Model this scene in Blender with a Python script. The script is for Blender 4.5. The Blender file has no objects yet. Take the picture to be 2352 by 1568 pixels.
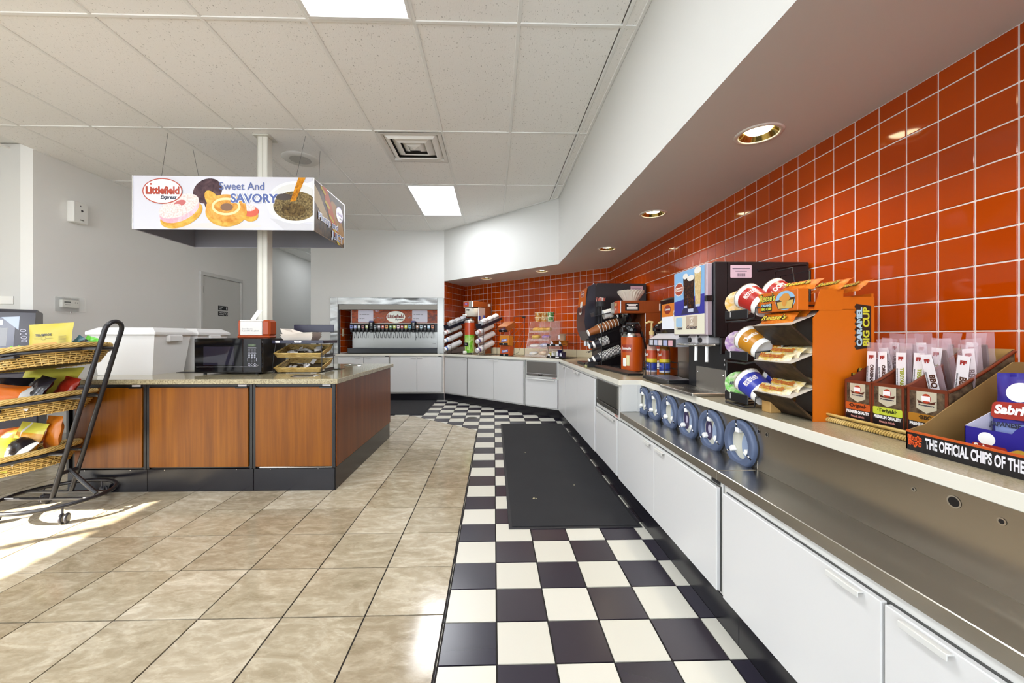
import bpy, math, random
from mathutils import Matrix, Vector
random.seed(7)
S = bpy.context.scene
COL = S.collection
# ------------------------------------------------------------------ camera
F, CX, CY, H = 897.0, 1158.0, 772.0, 1.12          # focal length and principal point in pixels of 2352x1568
YAW = math.atan(24 / 897.0)
cam = bpy.data.cameras.new('camera'); cam.sensor_fit = 'HORIZONTAL'; cam.sensor_width = 36.0
cam.lens = 36.0 * F / 2352.0
cam.shift_x = (1176 - CX) / 2352.0
cam.shift_y = (CY - 784) / 2352.0
cam.clip_start = 0.02
camo = bpy.data.objects.new('camera', cam); COL.objects.link(camo)
camo.location = (0, 0, H); camo.rotation_euler = (math.pi / 2, 0, -YAW)
S.camera = camo
# ------------------------------------------------------------------ world, sun, exposure
S.view_settings.view_transform = 'Standard'; S.view_settings.look = 'None'
S.view_settings.gamma = 1.0; S.view_settings.exposure = 0.5; S.view_settings.use_curve_mapping = False
W = bpy.data.worlds.new('daylight'); S.world = W; W.use_nodes = True
bg = W.node_tree.nodes['Background']
bg.inputs[0].default_value = (0.87, 0.94, 1.0, 1); bg.inputs[1].default_value = 4.4
sun = bpy.data.lights.new('sun', 'SUN'); sun.energy = 30.0; sun.angle = 0.009; sun.color = (1.0, 0.93, 0.80)
suno = bpy.data.objects.new('sun', sun); COL.objects.link(suno)
suno.rotation_euler = Vector((0.83, 0.55, -0.575)).to_track_quat('-Z', 'Y').to_euler()
S.cycles.max_bounces = 10; S.cycles.diffuse_bounces = 6; S.cycles.glossy_bounces = 5
S.cycles.transparent_max_bounces = 16; S.cycles.sample_clamp_indirect = 6.0
S.cycles.caustics_reflective = False; S.cycles.caustics_refractive = False
# ------------------------------------------------------------------ materials
def lin(c):
    if isinstance(c, str):
        c = c.lstrip('#'); c = [int(c[i:i + 2], 16) / 255 for i in (0, 2, 4)]
    return tuple(x / 12.92 if x <= .04045 else ((x + .055) / 1.055) ** 2.4 for x in c) + (1,)
MC = {}
def M(c, r=.5, m=0., **k):
    key = (c, r, m, tuple(sorted(k.items())))
    if key in MC: return MC[key]
    mt = bpy.data.materials.new('paint_' + c.strip('#')); mt.use_nodes = True
    b = mt.node_tree.nodes['Principled BSDF']
    b.inputs['Base Color'].default_value = lin(c); b.inputs['Roughness'].default_value = r; b.inputs['Metallic'].default_value = m
    if 'spec' in k: b.inputs['Specular IOR Level'].default_value = k['spec']
    if 'em' in k: b.inputs['Emission Color'].default_value = lin(k.get('emc', c)); b.inputs['Emission Strength'].default_value = k['em']
    if 'trans' in k: b.inputs['Transmission Weight'].default_value = k['trans']; b.inputs['IOR'].default_value = k.get('ior', 1.45)
    if 'alpha' in k: b.inputs['Alpha'].default_value = k['alpha']
    if 'coat' in k: b.inputs['Coat Weight'].default_value = k['coat']; b.inputs['Coat Roughness'].default_value = .05
    MC[key] = mt; return mt
class NM:                                             # small node-material builder
    def __init__(s, name, r=.5, m=0.):
        s.mt = bpy.data.materials.new(name); s.mt.use_nodes = True; s.t = s.mt.node_tree
        s.b = s.t.nodes['Principled BSDF']; s.b.inputs['Roughness'].default_value = r; s.b.inputs['Metallic'].default_value = m
    def n(s, typ, **k):
        nd = s.t.nodes.new(typ)
        for a, v in k.items():
            if a.startswith('i_'): nd.inputs[a[2:].replace('_', ' ')].default_value = v
            else: setattr(nd, a, v)
        return nd
    def l(s, a, b): s.t.links.new(a, b)
    def coord(s, kind='Object', scale=(1, 1, 1), rnd=0):
        tc = s.n('ShaderNodeTexCoord'); mp = s.n('ShaderNodeMapping'); mp.inputs['Scale'].default_value = scale
        s.l(tc.outputs[kind], mp.inputs['Vector'])
        if rnd:
            oi = s.n('ShaderNodeObjectInfo'); mu = s.n('ShaderNodeMath', operation='MULTIPLY'); mu.inputs[1].default_value = rnd
            s.l(oi.outputs['Random'], mu.inputs[0]); cb = s.n('ShaderNodeCombineXYZ')
            for i in range(3): s.l(mu.outputs[0], cb.inputs[i])
            s.l(cb.outputs[0], mp.inputs['Location'])
        return mp.outputs[0]
    def noise(s, vec, scale=5, detail=4, rough=.6, dist=0):
        nd = s.n('ShaderNodeTexNoise'); nd.inputs['Scale'].default_value = scale; nd.inputs['Detail'].default_value = detail
        nd.inputs['Roughness'].default_value = rough; nd.inputs['Distortion'].default_value = dist
        s.l(vec, nd.inputs['Vector']); return nd.outputs[0]
    def ramp(s, fac, *stops):
        r = s.n('ShaderNodeValToRGB'); e = r.color_ramp.elements
        while len(e) < len(stops): e.new(.5)
        for i, (p, c) in enumerate(stops): e[i].position = p; e[i].color = lin(c)
        s.l(fac, r.inputs[0]); return r.outputs[0]
    def mix(s, fac, a, b, mode='MIX'):
        x = s.n('ShaderNodeMix', data_type='RGBA', blend_type=mode)
        for v, i in ((fac, 0), (a, 6), (b, 7)):
            if hasattr(v, 'links'): s.l(v, x.inputs[i])
            elif i == 0: x.inputs[0].default_value = v
            else: x.inputs[i].default_value = lin(v)
        return x.outputs[2]
    def col(s, o): s.l(o, s.b.inputs['Base Color']); return s
    def rough(s, o): s.l(o, s.b.inputs['Roughness']); return s
    def bump(s, o, st=.2, d=.01):
        bp = s.n('ShaderNodeBump'); bp.inputs['Strength'].default_value = st; bp.inputs['Distance'].default_value = d
        s.l(o, bp.inputs['Height']); s.l(bp.outputs[0], s.b.inputs['Normal']); return s
def m_paint(name, c, r=.6, bump=.06):
    q = NM(name, r); v = q.coord('Object'); n = q.noise(v, 2.2, 4)
    q.col(q.mix(n, c, c)); q.bump(q.noise(v, 160, 2), bump, .002); return q.mt
WALLP = m_paint('wall_paint_white', '#d0d0cc', .55)
WALLG = m_paint('wall_paint_grey_white', '#e6e6e3', .6)
def m_beige():
    q = NM('floor_tile_travertine', .32); v = q.coord('Object', (3.1, 6.2, 1), 37.0)
    n1 = q.noise(v, 1.0, 8, .6, 2.2); n2 = q.noise(v, 5.5, 8, .7, .3)
    base = q.ramp(n1, (.32, '#a89d89'), (.44, '#bfb5a3'), (.54, '#cac1b0'), (.60, '#ddd6c8'), (.68, '#cfc7b7'), (.8, '#dcd6c9'))
    sp = q.ramp(n2, (.45, '#a0957f'), (.62, '#d8d0bf'))
    c = q.mix(.34, base, sp)
    oi = q.n('ShaderNodeObjectInfo'); t = q.ramp(oi.outputs['Random'], (0, '#c8c0b2'), (.5, '#dcd7cb'), (1, '#f2efe8'))
    q.col(q.mix(1.0, c, t, 'MULTIPLY')); q.rough(q.ramp(n2, (.3, '#5a5a5a'), (.8, '#767676'))); q.bump(n2, .04, .002); return q.mt
def m_glaze(name, c1, c2, r, rnd=True, bump=.02):
    q = NM(name, r); oi = q.n('ShaderNodeObjectInfo'); v = q.coord('Object', (1, 1, 1), 20)
    q.col(q.mix(oi.outputs['Random'], c1, c2)); q.bump(q.noise(v, 9, 2), bump, .01); return q.mt
TBEIGE = m_beige()
TDARK = m_glaze('floor_tile_black', '#242230', '#322c34', .26)
TCREAM = m_glaze('floor_tile_cream', '#c9c7bc', '#d2d0c6', .34)
TORANGE = m_glaze('wall_tile_orange', '#9c3602', '#a83f03', .07, bump=.05)
GROUTD = m_paint('grout_dark', '#221f1d', .9); GROUTW = m_paint('grout_white', '#e0d6d0', .8)
def m_steel(name, c='#a8a59f', r=.3, axis=(2, 2, 260), c2=None):
    q = NM(name, r, 1.0); v = q.coord('Object', axis); n = q.noise(v, 1, 3)
    q.col(q.mix(n, c, c2 or c)); q.bump(n, .006, .0005)
    q.b.inputs['Anisotropic'].default_value = .5; return q.mt
STEELX = m_steel('brushed_steel', '#b0aca5', .3, (3, 3, 300))
STEELY = m_steel('brushed_steel_long', '#b9b4ab', .24, (300, 2, 300))
STEELB = m_steel('bright_steel', '#8e8e8b', .28, (6, 6, 60))
CHROME = M('#d8d8d8', .12, 1.0); CHR2 = M('#b8b8b6', .25, 1.0)
def m_wood(name, a, b, c, sc=(16, 16, .7)):
    q = NM(name, .36); q.b.inputs['Specular IOR Level'].default_value = .35; v = q.coord('Object', sc, 9); n = q.noise(v, 1.0, 5, .6, .5)
    v2 = q.coord('Object', (90, 90, 2.5), 5); n2 = q.noise(v2, 1, 4)
    q.col(q.mix(.25, q.ramp(n, (.3, a), (.5, b), (.72, c)), q.ramp(n2, (.3, a), (.7, c)))); return q.mt
WOODO = m_wood('cherry_laminate', '#5c2e00', '#743f00', '#8c5405'); WOODD = m_wood('cherry_side_panel', '#57290a', '#6c380e', '#804614', (14, 14, .5))
BROWNW = m_wood('brown_enamel', '#6f3412', '#7a3a14', '#853f16', (5, 5, 3))
def m_granite():
    q = NM('island_quartz', .1); v = q.coord('Object', (1, 1, 1)); n = q.noise(v, 170, 3, .7)
    n3 = q.noise(v, 60, 2)
    c = q.ramp(n, (.33, '#3d3626'), (.42, '#8d8268'), (.55, '#aaa081'), (.7, '#c3bb9c'))
    q.col(q.mix(.3, c, q.ramp(n3, (.35, '#6c6450'), (.65, '#b7ae90')))); return q.mt
GRANITE = m_granite()
def m_lam():
    q = NM('worktop_laminate', .22); v = q.coord('Object'); n = q.noise(v, 260, 2)
    q.col(q.ramp(n, (.35, '#948b74'), (.65, '#a89f88'))); return q.mt
LAMTOP = m_lam(); LAMEDGE = M('#dcd9cd', .35); LAMBK = M('#cfc8ae', .35)
def m_ceil():
    q = NM('mineral_fibre_tile', .9); v = q.coord('Object', (1, 1, 1), 9); n = q.noise(q.coord('Object', (120, 60, 60), 9), 1, 3, .6)
    q.col(q.ramp(n, (.30, '#b0afab'), (.37, '#efeeeb'))); q.bump(n, .25, .004); return q.mt
CEILT = m_ceil(); GRID = M('#e6e6e3', .5)
CABW = M('#d3d3d3', .26); CABW2 = M('#cfcfcc', .3); KICK = M('#14131a', .25); BLK = M('#101014', .35); BLKG = M('#0c0c10', .12); BLKM = M('#1a1a1f', .6)
WHITE = M('#e8e8e8', .4); WHT2 = M('#f2f2f0', .5); NAVY = M('#1c1b33', .35); DGREY = M('#3a3a40', .5)
def m_wicker():
    q = NM('wicker_cane', .55); v = q.coord('Object', (14, 14, 14)); n = q.noise(v, 1, 3)
    q.col(q.ramp(n, (.3, '#b08f48'), (.5, '#c4a660'), (.7, '#d6bc7c'))); return q.mt
WICK = m_wicker(); WICKD = M('#4a3818', .7)
def m_mat():
    q = NM('rubber_backed_carpet', .95); v = q.coord('Object'); n = q.noise(v, 420, 2); n2 = q.noise(v, 3, 4)
    q.col(q.mix(.5, q.ramp(n, (.3, '#111114'), (.7, '#2a2a2e')), q.ramp(n2, (.3, '#15151a'), (.7, '#242428')))); q.bump(n, .5, .004); return q.mt
MATM = m_mat()
# ------------------------------------------------------------------ mesh builder
def frame(o, right, up):
    r = Vector(right).normalized(); u = Vector(up); u = (u - r * u.dot(r)).normalized(); n = r.cross(u)
    return Matrix(((r.x, u.x, n.x, o[0]), (r.y, u.y, n.y, o[1]), (r.z, u.z, n.z, o[2]), (0, 0, 0, 1)))
def T(x, y, z): return Matrix.Translation((x, y, z))
def R(a, ax): return Matrix.Rotation(math.radians(a), 4, ax)
FF = lambda o: frame(o, (1, 0, 0), (0, 0, 1))            # print frame for a face looking towards local -Y
FL = lambda o: frame(o, (0, -1, 0), (0, 0, 1))           # ... towards -X
FR = lambda o: frame(o, (0, 1, 0), (0, 0, 1))            # ... towards +X
FU = lambda o: frame(o, (1, 0, 0), (0, 1, 0))            # ... upwards
class MB:
    def __init__(s, mat=None): s.v = []; s.f = []; s.m = []; s.sm = []; s.mats = []; s.X = Matrix(); s.cur = 0; s.use(mat or WHITE)
    def use(s, m):
        if m not in s.mats: s.mats.append(m)
        s.cur = s.mats.index(m); return s
    def at(s, X): s.X = X; return s
    def add(s, vs, fs, sm=False):
        o = len(s.v); X = s.X
        s.v += [tuple(X @ Vector(p)) for p in vs]
        for f in fs: s.f.append(tuple(o + i for i in f)); s.m.append(s.cur); s.sm.append(sm)
        return s
    def box(s, x0, y0, z0, x1, y1, z1, bv=0):
        if x0 > x1: x0, x1 = x1, x0
        if y0 > y1: y0, y1 = y1, y0
        if z0 > z1: z0, z1 = z1, z0
        if not bv:
            return s.add([(x0, y0, z0), (x1, y0, z0), (x1, y1, z0), (x0, y1, z0), (x0, y0, z1), (x1, y0, z1), (x1, y1, z1), (x0, y1, z1)],
                         [(0, 3, 2, 1), (4, 5, 6, 7), (0, 1, 5, 4), (1, 2, 6, 5), (2, 3, 7, 6), (3, 0, 4, 7)])
        bv = min(bv, (x1 - x0) * .49, (y1 - y0) * .49, (z1 - z0) * .49)
        lo = (x0, y0, z0); hi = (x1, y1, z1); ix = {}; vs = []
        for sx in (0, 1):
            for sy in (0, 1):
                for sz in (0, 1):
                    sg = (sx, sy, sz)
                    for a in range(3):
                        p = [(hi[k] - (0 if k == a else bv)) if sg[k] else (lo[k] + (0 if k == a else bv)) for k in range(3)]
                        ix[sg + (a,)] = len(vs); vs.append(tuple(p))
        fs = []; c = Vector(((x0 + x1) / 2, (y0 + y1) / 2, (z0 + z1) / 2))
        def face(l):
            p = [Vector(vs[i]) for i in l]; n = (p[1] - p[0]).cross(p[2] - p[0])
            fs.append(tuple(l) if n.dot(p[0] + p[2] - 2 * c) > 0 else tuple(reversed(l)))
        for a in range(3):
            b, d = [k for k in range(3) if k != a]
            for q in (0, 1):
                l = []
                for (i, j) in ((0, 0), (1, 0), (1, 1), (0, 1)):
                    g = [0, 0, 0]; g[a] = q; g[b] = i; g[d] = j; l.append(ix[tuple(g) + (a,)])
                face(l)
            for i in (0, 1):
                for j in (0, 1):
                    g0 = [0, 0, 0]; g0[b] = i; g0[d] = j; g1 = list(g0); g1[a] = 1
                    face([ix[tuple(g0) + (b,)], ix[tuple(g1) + (b,)], ix[tuple(g1) + (d,)], ix[tuple(g0) + (d,)]])
        for sx in (0, 1):
            for sy in (0, 1):
                for sz in (0, 1): face([ix[(sx, sy, sz, a)] for a in range(3)])
        return s.add(vs, fs)
    def prism(s, poly, z0, z1, sm=False):                    # poly CCW in XY
        n = len(poly); a = sum(poly[i][0] * poly[(i + 1) % n][1] - poly[(i + 1) % n][0] * poly[i][1] for i in range(n))
        if a < 0: poly = list(reversed(poly))
        vs = [(x, y, z0) for x, y in poly] + [(x, y, z1) for x, y in poly]
        return s.add(vs, [tuple(range(n - 1, -1, -1)), tuple(range(n, 2 * n))] + [(i, (i + 1) % n, n + (i + 1) % n, n + i) for i in range(n)], sm)
    def lift(s): s.np = (getattr(s, 'np', -1) + 1) % 16; return s.np * 2e-5        # keeps overlapping print from lying in one plane
    def poly(s, pts, z=0.): z += s.lift(); return s.add([(x, y, z) for x, y in pts], [tuple(range(len(pts)))])
    def rect(s, x0, y0, x1, y1, z=0.): return s.poly([(x0, y0), (x1, y0), (x1, y1), (x0, y1)], z)
    def rrect(s, x0, y0, x1, y1, r, z=0., n=4):
        p = []
        for cx, cy, a0 in ((x1 - r, y0 + r, -90), (x1 - r, y1 - r, 0), (x0 + r, y1 - r, 90), (x0 + r, y0 + r, 180)):
            for i in range(n + 1): a = math.radians(a0 + 90 * i / n); p.append((cx + r * math.cos(a), cy + r * math.sin(a)))
        return s.poly(p, z)
    def ell(s, cx, cy, rx, ry, z=0., n=28, rot=0.):
        c, d = math.cos(rot), math.sin(rot); p = []
        for i in range(n):
            a = 2 * math.pi * i / n; x, y = rx * math.cos(a), ry * math.sin(a); p.append((cx + x * c - y * d, cy + x * d + y * c))
        return s.poly(p, z)
    def ring(s, cx, cy, rx, ry, w, z=0., n=32, rot=0.):
        c, d = math.cos(rot), math.sin(rot); vs = []; z += s.lift()
        for i in range(n):
            a = 2 * math.pi * i / n
            for k in (0, 1):
                x, y = (rx - k * w) * math.cos(a), (ry - k * w) * math.sin(a); vs.append((cx + x * c - y * d, cy + x * d + y * c, z))
        return s.add(vs, [(2 * i, 2 * ((i + 1) % n), 2 * ((i + 1) % n) + 1, 2 * i + 1) for i in range(n)])
    def lathe(s, prof, n=24, sm=True, capb=True, capt=True, a0=0., sx=1., sy=1.):
        vs = []; m = len(prof)
        for r, z in prof:
            for i in range(n):
                a = a0 + 2 * math.pi * i / n; vs.append((r * math.cos(a) * sx, r * math.sin(a) * sy, z))
        fs = [(k * n + i, k * n + (i + 1) % n, (k + 1) * n + (i + 1) % n, (k + 1) * n + i) for k in range(m - 1) for i in range(n)]
        s.add(vs, fs, sm)
        if capb and prof[0][0] > 1e-6: s.add(vs[:n], [tuple(range(n - 1, -1, -1))])
        if capt and prof[-1][0] > 1e-6: s.add(vs[-n:], [tuple(range(n))])
        return s
    def cyl(s, p, q, r, n=12, r2=None, sm=True):
        p, q = Vector(p), Vector(q); d = q - p; L = d.length
        if L < 1e-9: return s
        X0 = s.X; s.X = X0 @ Matrix.Translation(p) @ d.to_track_quat('Z', 'Y').to_matrix().to_4x4()
        s.lathe([(r, 0), (r if r2 is None else r2, L)], n, sm); s.X = X0; return s
    def tube(s, pts, r, n=6, closed=False, sm=True):
        P = [Vector(p) for p in pts]; m = len(P); vs = []; nv = None
        rr = r if hasattr(r, '__len__') else [r] * m
        for i in range(m):
            if closed: t = P[(i + 1) % m] - P[i - 1]
            else: t = P[min(i + 1, m - 1)] - P[max(i - 1, 0)]
            if t.length < 1e-9: t = Vector((0, 0, 1))
            t.normalize()
            if nv is None: nv = t.orthogonal().normalized()
            else:
                nv = nv - t * nv.dot(t)
                nv = nv.normalized() if nv.length > 1e-6 else t.orthogonal().normalized()
            b = t.cross(nv)
            for k in range(n):
                a = 2 * math.pi * k / n; vs.append(tuple(P[i] + (nv * math.cos(a) + b * math.sin(a)) * rr[i]))
        fs = []
        for i in range(m if closed else m - 1):
            j = (i + 1) % m
            for k in range(n): fs.append((i * n + k, i * n + (k + 1) % n, j * n + (k + 1) % n, j * n + k))
        s.add(vs, fs, sm)
        if not closed: s.add(vs[:n], [tuple(range(n - 1, -1, -1))]); s.add(vs[-n:], [tuple(range(n))])
        return s
    def grid(s, fn, nu, nv, sm=True, wu=False):
        vs = [fn(i / nu, j / nv) for j in range(nv + 1) for i in range(nu + (0 if wu else 1))]; w = nu if wu else nu + 1
        return s.add(vs, [(j * w + i, j * w + (i + 1) % w, (j + 1) * w + (i + 1) % w, (j + 1) * w + i) for j in range(nv) for i in range(nu)], sm)
    def mesh(s, name):
        me = bpy.data.meshes.new(name); me.from_pydata(s.v, [], s.f)
        for m in s.mats: me.materials.append(m)
        me.polygons.foreach_set('material_index', s.m); me.polygons.foreach_set('use_smooth', s.sm); me.update()
        return me
    def build(s, name, parent=None, X=None): return link(name, s.mesh(name), parent, X)
def link(name, data, parent=None, X=None):
    o = bpy.data.objects.new(name, data); COL.objects.link(o)
    if parent is not None: o.parent = parent
    if X is not None: o.matrix_local = X
    return o
def tag(o, label, cat, group=None):
    o['label'] = label; o['category'] = cat
    if group: o['group'] = group
    return o
def struct(o): o['kind'] = 'structure'; return o
def stuff(o): o['kind'] = 'stuff'; return o
def thing(name, label, cat, loc=(0, 0, 0), rz=0., group=None, X=None):
    o = link(name, None); o.empty_display_size = .05
    o.matrix_local = X if X is not None else T(*loc) @ R(rz, 'Z')
    return tag(o, label, cat, group)
def solo(mb, name, label, cat, X=None, group=None): return tag(mb.build(name, None, X), label, cat, group)
def dup(o, X=None, parent=None, label=None, group=None):      # a thing with its parts and their sub-parts
    c = o.copy(); COL.objects.link(c); c.parent = parent
    if X is not None: c.matrix_local = X
    if label: c['label'] = label
    if group: c['group'] = group
    for ch in list(o.children): dup(ch, None, c)
    return c
_tc = {}; TMP = bpy.data.scenes.new('type_setting')      # scratch scene that only sets type, removed at the end
def text(st, size, mat, parent, X, bold=0., align='CENTER', sx=1., shear=0., name='lettering', spacing=1., maxw=None):
    key = (st, size, bold, align, sx, shear, spacing, maxw, mat.name)
    if key not in _tc:
        cu = bpy.data.curves.new('lettering', 'FONT'); cu.body = st; cu.size = size; cu.align_x = align; cu.align_y = 'CENTER'
        cu.offset = bold; cu.shear = shear; cu.resolution_u = 4; cu.space_character = spacing; cu.space_line = .8
        ob = bpy.data.objects.new('lettering', cu); TMP.collection.objects.link(ob)
        vl = TMP.view_layers[0]; vl.update(); ev = ob.evaluated_get(vl.depsgraph)
        me = bpy.data.meshes.new_from_object(ev); me.name = 'lettering'
        bpy.data.objects.remove(ob); bpy.data.curves.remove(cu)
        k = sx
        if maxw and me.vertices:
            w = max(v.co.x for v in me.vertices) - min(v.co.x for v in me.vertices)
            if w > 1e-6: k = maxw / w
        for v in me.vertices: v.co.x *= k
        me.materials.clear(); me.materials.append(mat); _tc[key] = me
    return link(name, _tc[key], parent, X)
def blob(mb, w, d, h, seed=0, n=10, sq=2.6, wob=.1, flat=0.):   # soft rounded lump standing on z=0
    rg = random.Random(seed); ph = [rg.uniform(0, 6.28) for _ in range(4)]
    def fn(u, v):
        a = 2 * math.pi * u; t = math.pi * (v - .5)
        ce = math.copysign(abs(math.cos(a)) ** (2 / sq), math.cos(a)); se = math.copysign(abs(math.sin(a)) ** (2 / sq), math.sin(a))
        k = math.cos(t) ** (2 / sq) * (1 + wob * math.sin(3 * a + ph[0]) * math.cos(t) + wob * .6 * math.sin(5 * a + ph[1] + 4 * v))
        zz = math.copysign(abs(math.sin(t)) ** (2 / sq), t)
        return (w / 2 * ce * k, d / 2 * se * k, h / 2 * (1 + zz))
    return mb.grid(fn, n * 2, n, True, True)
def pillow(mb, w, h, t, front, back=None, nu=12, nv=14, seed=0, crimp=.05, wr=.004):   # sealed bag: x width, y height, z thickness
    rg = random.Random(seed); ph = [rg.uniform(0, 6.28) for _ in range(6)]
    def pt(u, v, sg):
        x = (u - .5) * w; y = (v - .5) * h; a = max(0, 1 - (2 * u - 1) ** 2) ** .5
        e = min(v, 1 - v); b = 0 if e < crimp else min(1, (e - crimp) / .22) ** .6
        pinch = 1 - .06 * b * (1 if abs(2 * u - 1) > .9 else .6)
        z = sg * t / 2 * a * b + wr * math.sin(9 * u + ph[0] + 5 * v) * math.sin(11 * v + ph[1]) * (.4 + b) + wr * .6 * math.sin(23 * u + 17 * v + ph[2]) * a
        if e < crimp: z += .0012 * math.sin(u * 60)
        return (x * pinch, y, z)
    for sg, fn in ((1, front), (-1, back or front)):
        vs = [pt(i / nu, j / nv, sg) for j in range(nv + 1) for i in range(nu + 1)]
        o = len(mb.v); mb.add(vs, [])
        for j in range(nv):
            for i in range(nu):
                mb.use(fn((i + .5) / nu, (j + .5) / nv) if callable(fn) else fn); k = o + j * (nu + 1) + i
                q = (k, k + 1, k + nu + 2, k + nu + 1); mb.f.append(q if sg > 0 else q[::-1]); mb.m.append(mb.cur); mb.sm.append(True)
    return mb
def clip(poly, a, b, c):                                      # keep a*x+b*y <= c
    out = []
    for i in range(len(poly)):
        p, q = poly[i], poly[(i + 1) % len(poly)]; dp = a * p[0] + b * p[1] - c; dq = a * q[0] + b * q[1] - c
        if dp <= 0: out.append(p)
        if (dp < 0) != (dq < 0) and abs(dp - dq) > 1e-12:
            t = dp / (dp - dq); out.append((p[0] + t * (q[0] - p[0]), p[1] + t * (q[1] - p[1])))
    return out
def area(p): return abs(sum(p[i][0] * p[(i + 1) % len(p)][1] - p[(i + 1) % len(p)][0] * p[i][1] for i in range(len(p)))) / 2 if len(p) > 2 else 0
# ================================================================== SETTING
XS, ZS, HC = .87, 2.085, 2.965          # soffit face, soffit underside, ceiling height
XW, YW = 1.627, 5.43                    # right wall, its inner corner with the angled wall
ZT = .814                               # worktop height
FB, FA = Vector((-.87, 6.88)), Vector((.875, 5.24))       # ends of the angled worktop front
E2 = (FA - FB).normalized(); N2 = Vector((-E2.y, E2.x))   # along it (left to right), and into the wall
LA = (FA - FB).length
def A3(s, d, z): p = FB + E2 * s + N2 * d; return (p.x, p.y, z)
RA = math.degrees(math.atan2(E2.y, E2.x))
YF = 6.88                               # wall with the drinks fountain
XL = -4.55                              # left wall
WC = Vector((-.559, 7.61))              # inner corner of angled wall and its end return
# ---- floor
fl = MB(GROUTD); fl.box(-9, -4.2, -.08, 3, 11.2, -.004); floor = struct(fl.build('floor'))
def floor_tile(name, pieces, mat, z=0.):
    big = max(pieces, key=area); cx = sum(p[0] for p in big) / len(big); cy = sum(p[1] for p in big) / len(big)
    mb = MB(mat)
    for pc in pieces: mb.prism([(x - cx, y - cy) for x, y in pc], -.006, z)
    return mb.build(name, floor, T(cx, cy, 0))
g = .0032
DG = (.676, .737); DC = DG[0] * -.2 + DG[1] * 4.66     # diagonal edge of the travertine field
def in_view(x, y): return y > .9 and abs(x + .05) < 1.45 * y + .5
ISL = (-3.0, 2.93, -1.2, 4.3)
nb = 0; rest = MB(TBEIGE)
XE = [-.2] + [-.516 - .3275 * k for k in range(17)]
for k in range(len(XE) - 1):
    for j in range(-3, 29):
        y0 = 1.579 + .3295 * j; y1 = y0 + .3295; x1, x0 = XE[k], XE[k + 1]
        if x1 < XL + .02 and y1 > 3.98: continue
        if ISL[0] < x0 and x1 < ISL[2] and ISL[1] < y0 and y1 < ISL[3]: continue
        p = [(x0 + g, y0 + g), (x1 - g, y0 + g), (x1 - g, y1 - g), (x0 + g, y1 - g)]
        p = clip(p, DG[0], DG[1], DC - .003)
        if x1 > -3.19: p = clip(p, 0, 1, 5.55)
        if y1 > 3.98: p = clip(p, -1, 0, -XL)
        if area(p) < 2e-4: continue
        if in_view((x0 + x1) / 2, y0) and nb < 300 and y0 < 6.8: floor_tile('floor_tile', [p], TBEIGE, random.uniform(-.0005, .0005)); nb += 1
        else: rest.prism(p, -.006, 0)
stuff(rest.build('floor_tile_field', floor))
nc = 0
for i in range(-14, 6):
    for j in range(-5, 29):
        x0 = -.191 + .202 * i; x1 = x0 + .202; y0 = 1.332 + .2005 * j; y1 = y0 + .2005
        p = [(x0 + g, y0 + g), (x1 - g, y0 + g), (x1 - g, y1 - g), (x0 + g, y1 - g)]
        p = clip(p, 1, 0, .884); p = clip(p, 0, 1, 6.90)
        p = clip(p, N2.x, N2.y, N2.x * FA.x + N2.y * FA.y + .03)
        if i < 0: p = clip(p, -1, 0, 2.72)
        if area(p) < 1e-4: continue
        ps = []
        if x1 > -.195: ps.append(clip(p, -1, 0, .195))
        q = clip(p, 1, 0, -.195)
        if area(q) > 1e-5:
            ps.append(clip(q, -DG[0], -DG[1], -DC - .003))
            q2 = clip(q, DG[0], DG[1], DC)
            if area(q2) > 1e-5: ps.append(clip(q2, 0, -1, -5.556))
        ps = [c for c in ps if area(c) > 3e-5]
        if not ps or sum(map(area, ps)) < 1e-4: continue
        floor_tile('checker_tile', ps, TDARK if (i + j) % 2 == 0 else TCREAM); nc += 1
# ---- ceiling
cb = MB(GRID); cb.box(-5.7, -4.15, HC + .06, 2.2, 11.2, HC + .12); ceiling = struct(cb.build('ceiling'))
XC = [.149 - .616 * k for k in range(-2, 10)]; YC = [2.31 + 1.234 * k for k in range(-5, 8)]
LIGHTS = [(-1.083, YC[4]), (-1.083, YC[7])]                       # cells with a light panel (left edge, near edge)
XLT = [(-3.547, YC[4], 'unseen ceiling light panel added over the basket cart, just outside the picture', .616, 1.234, 15), (-3.547, YC[1], 'ceiling light panel behind the camera, over the middle of the shop'), (-1.083, YC[1], 'ceiling light panel behind the camera, nearest the soffit'), (-5.395, YC[2], 'ceiling light panel behind the camera, by the glass door'), (-4.163, YC[10] + .1, 'unseen ceiling light panel added at the far end of the restroom corridor', .616, 1.234, 5)]  # cart and corridor panels are added to brighten the left wall and corridor
NCT = 0
def cell_poly(x0, x1, y0, y1):
    p = [(x0, y0), (x1, y0), (x1, y1), (x0, y1)]
    p = clip(p, 1, 0, XS - .002); p = clip(p, N2.x, N2.y, N2.x * FA.x + N2.y * FA.y - .03)
    if y0 < 6.9 and x1 > -3.18: p = clip(p, 0, 1, YF - .002)
    return p
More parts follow.
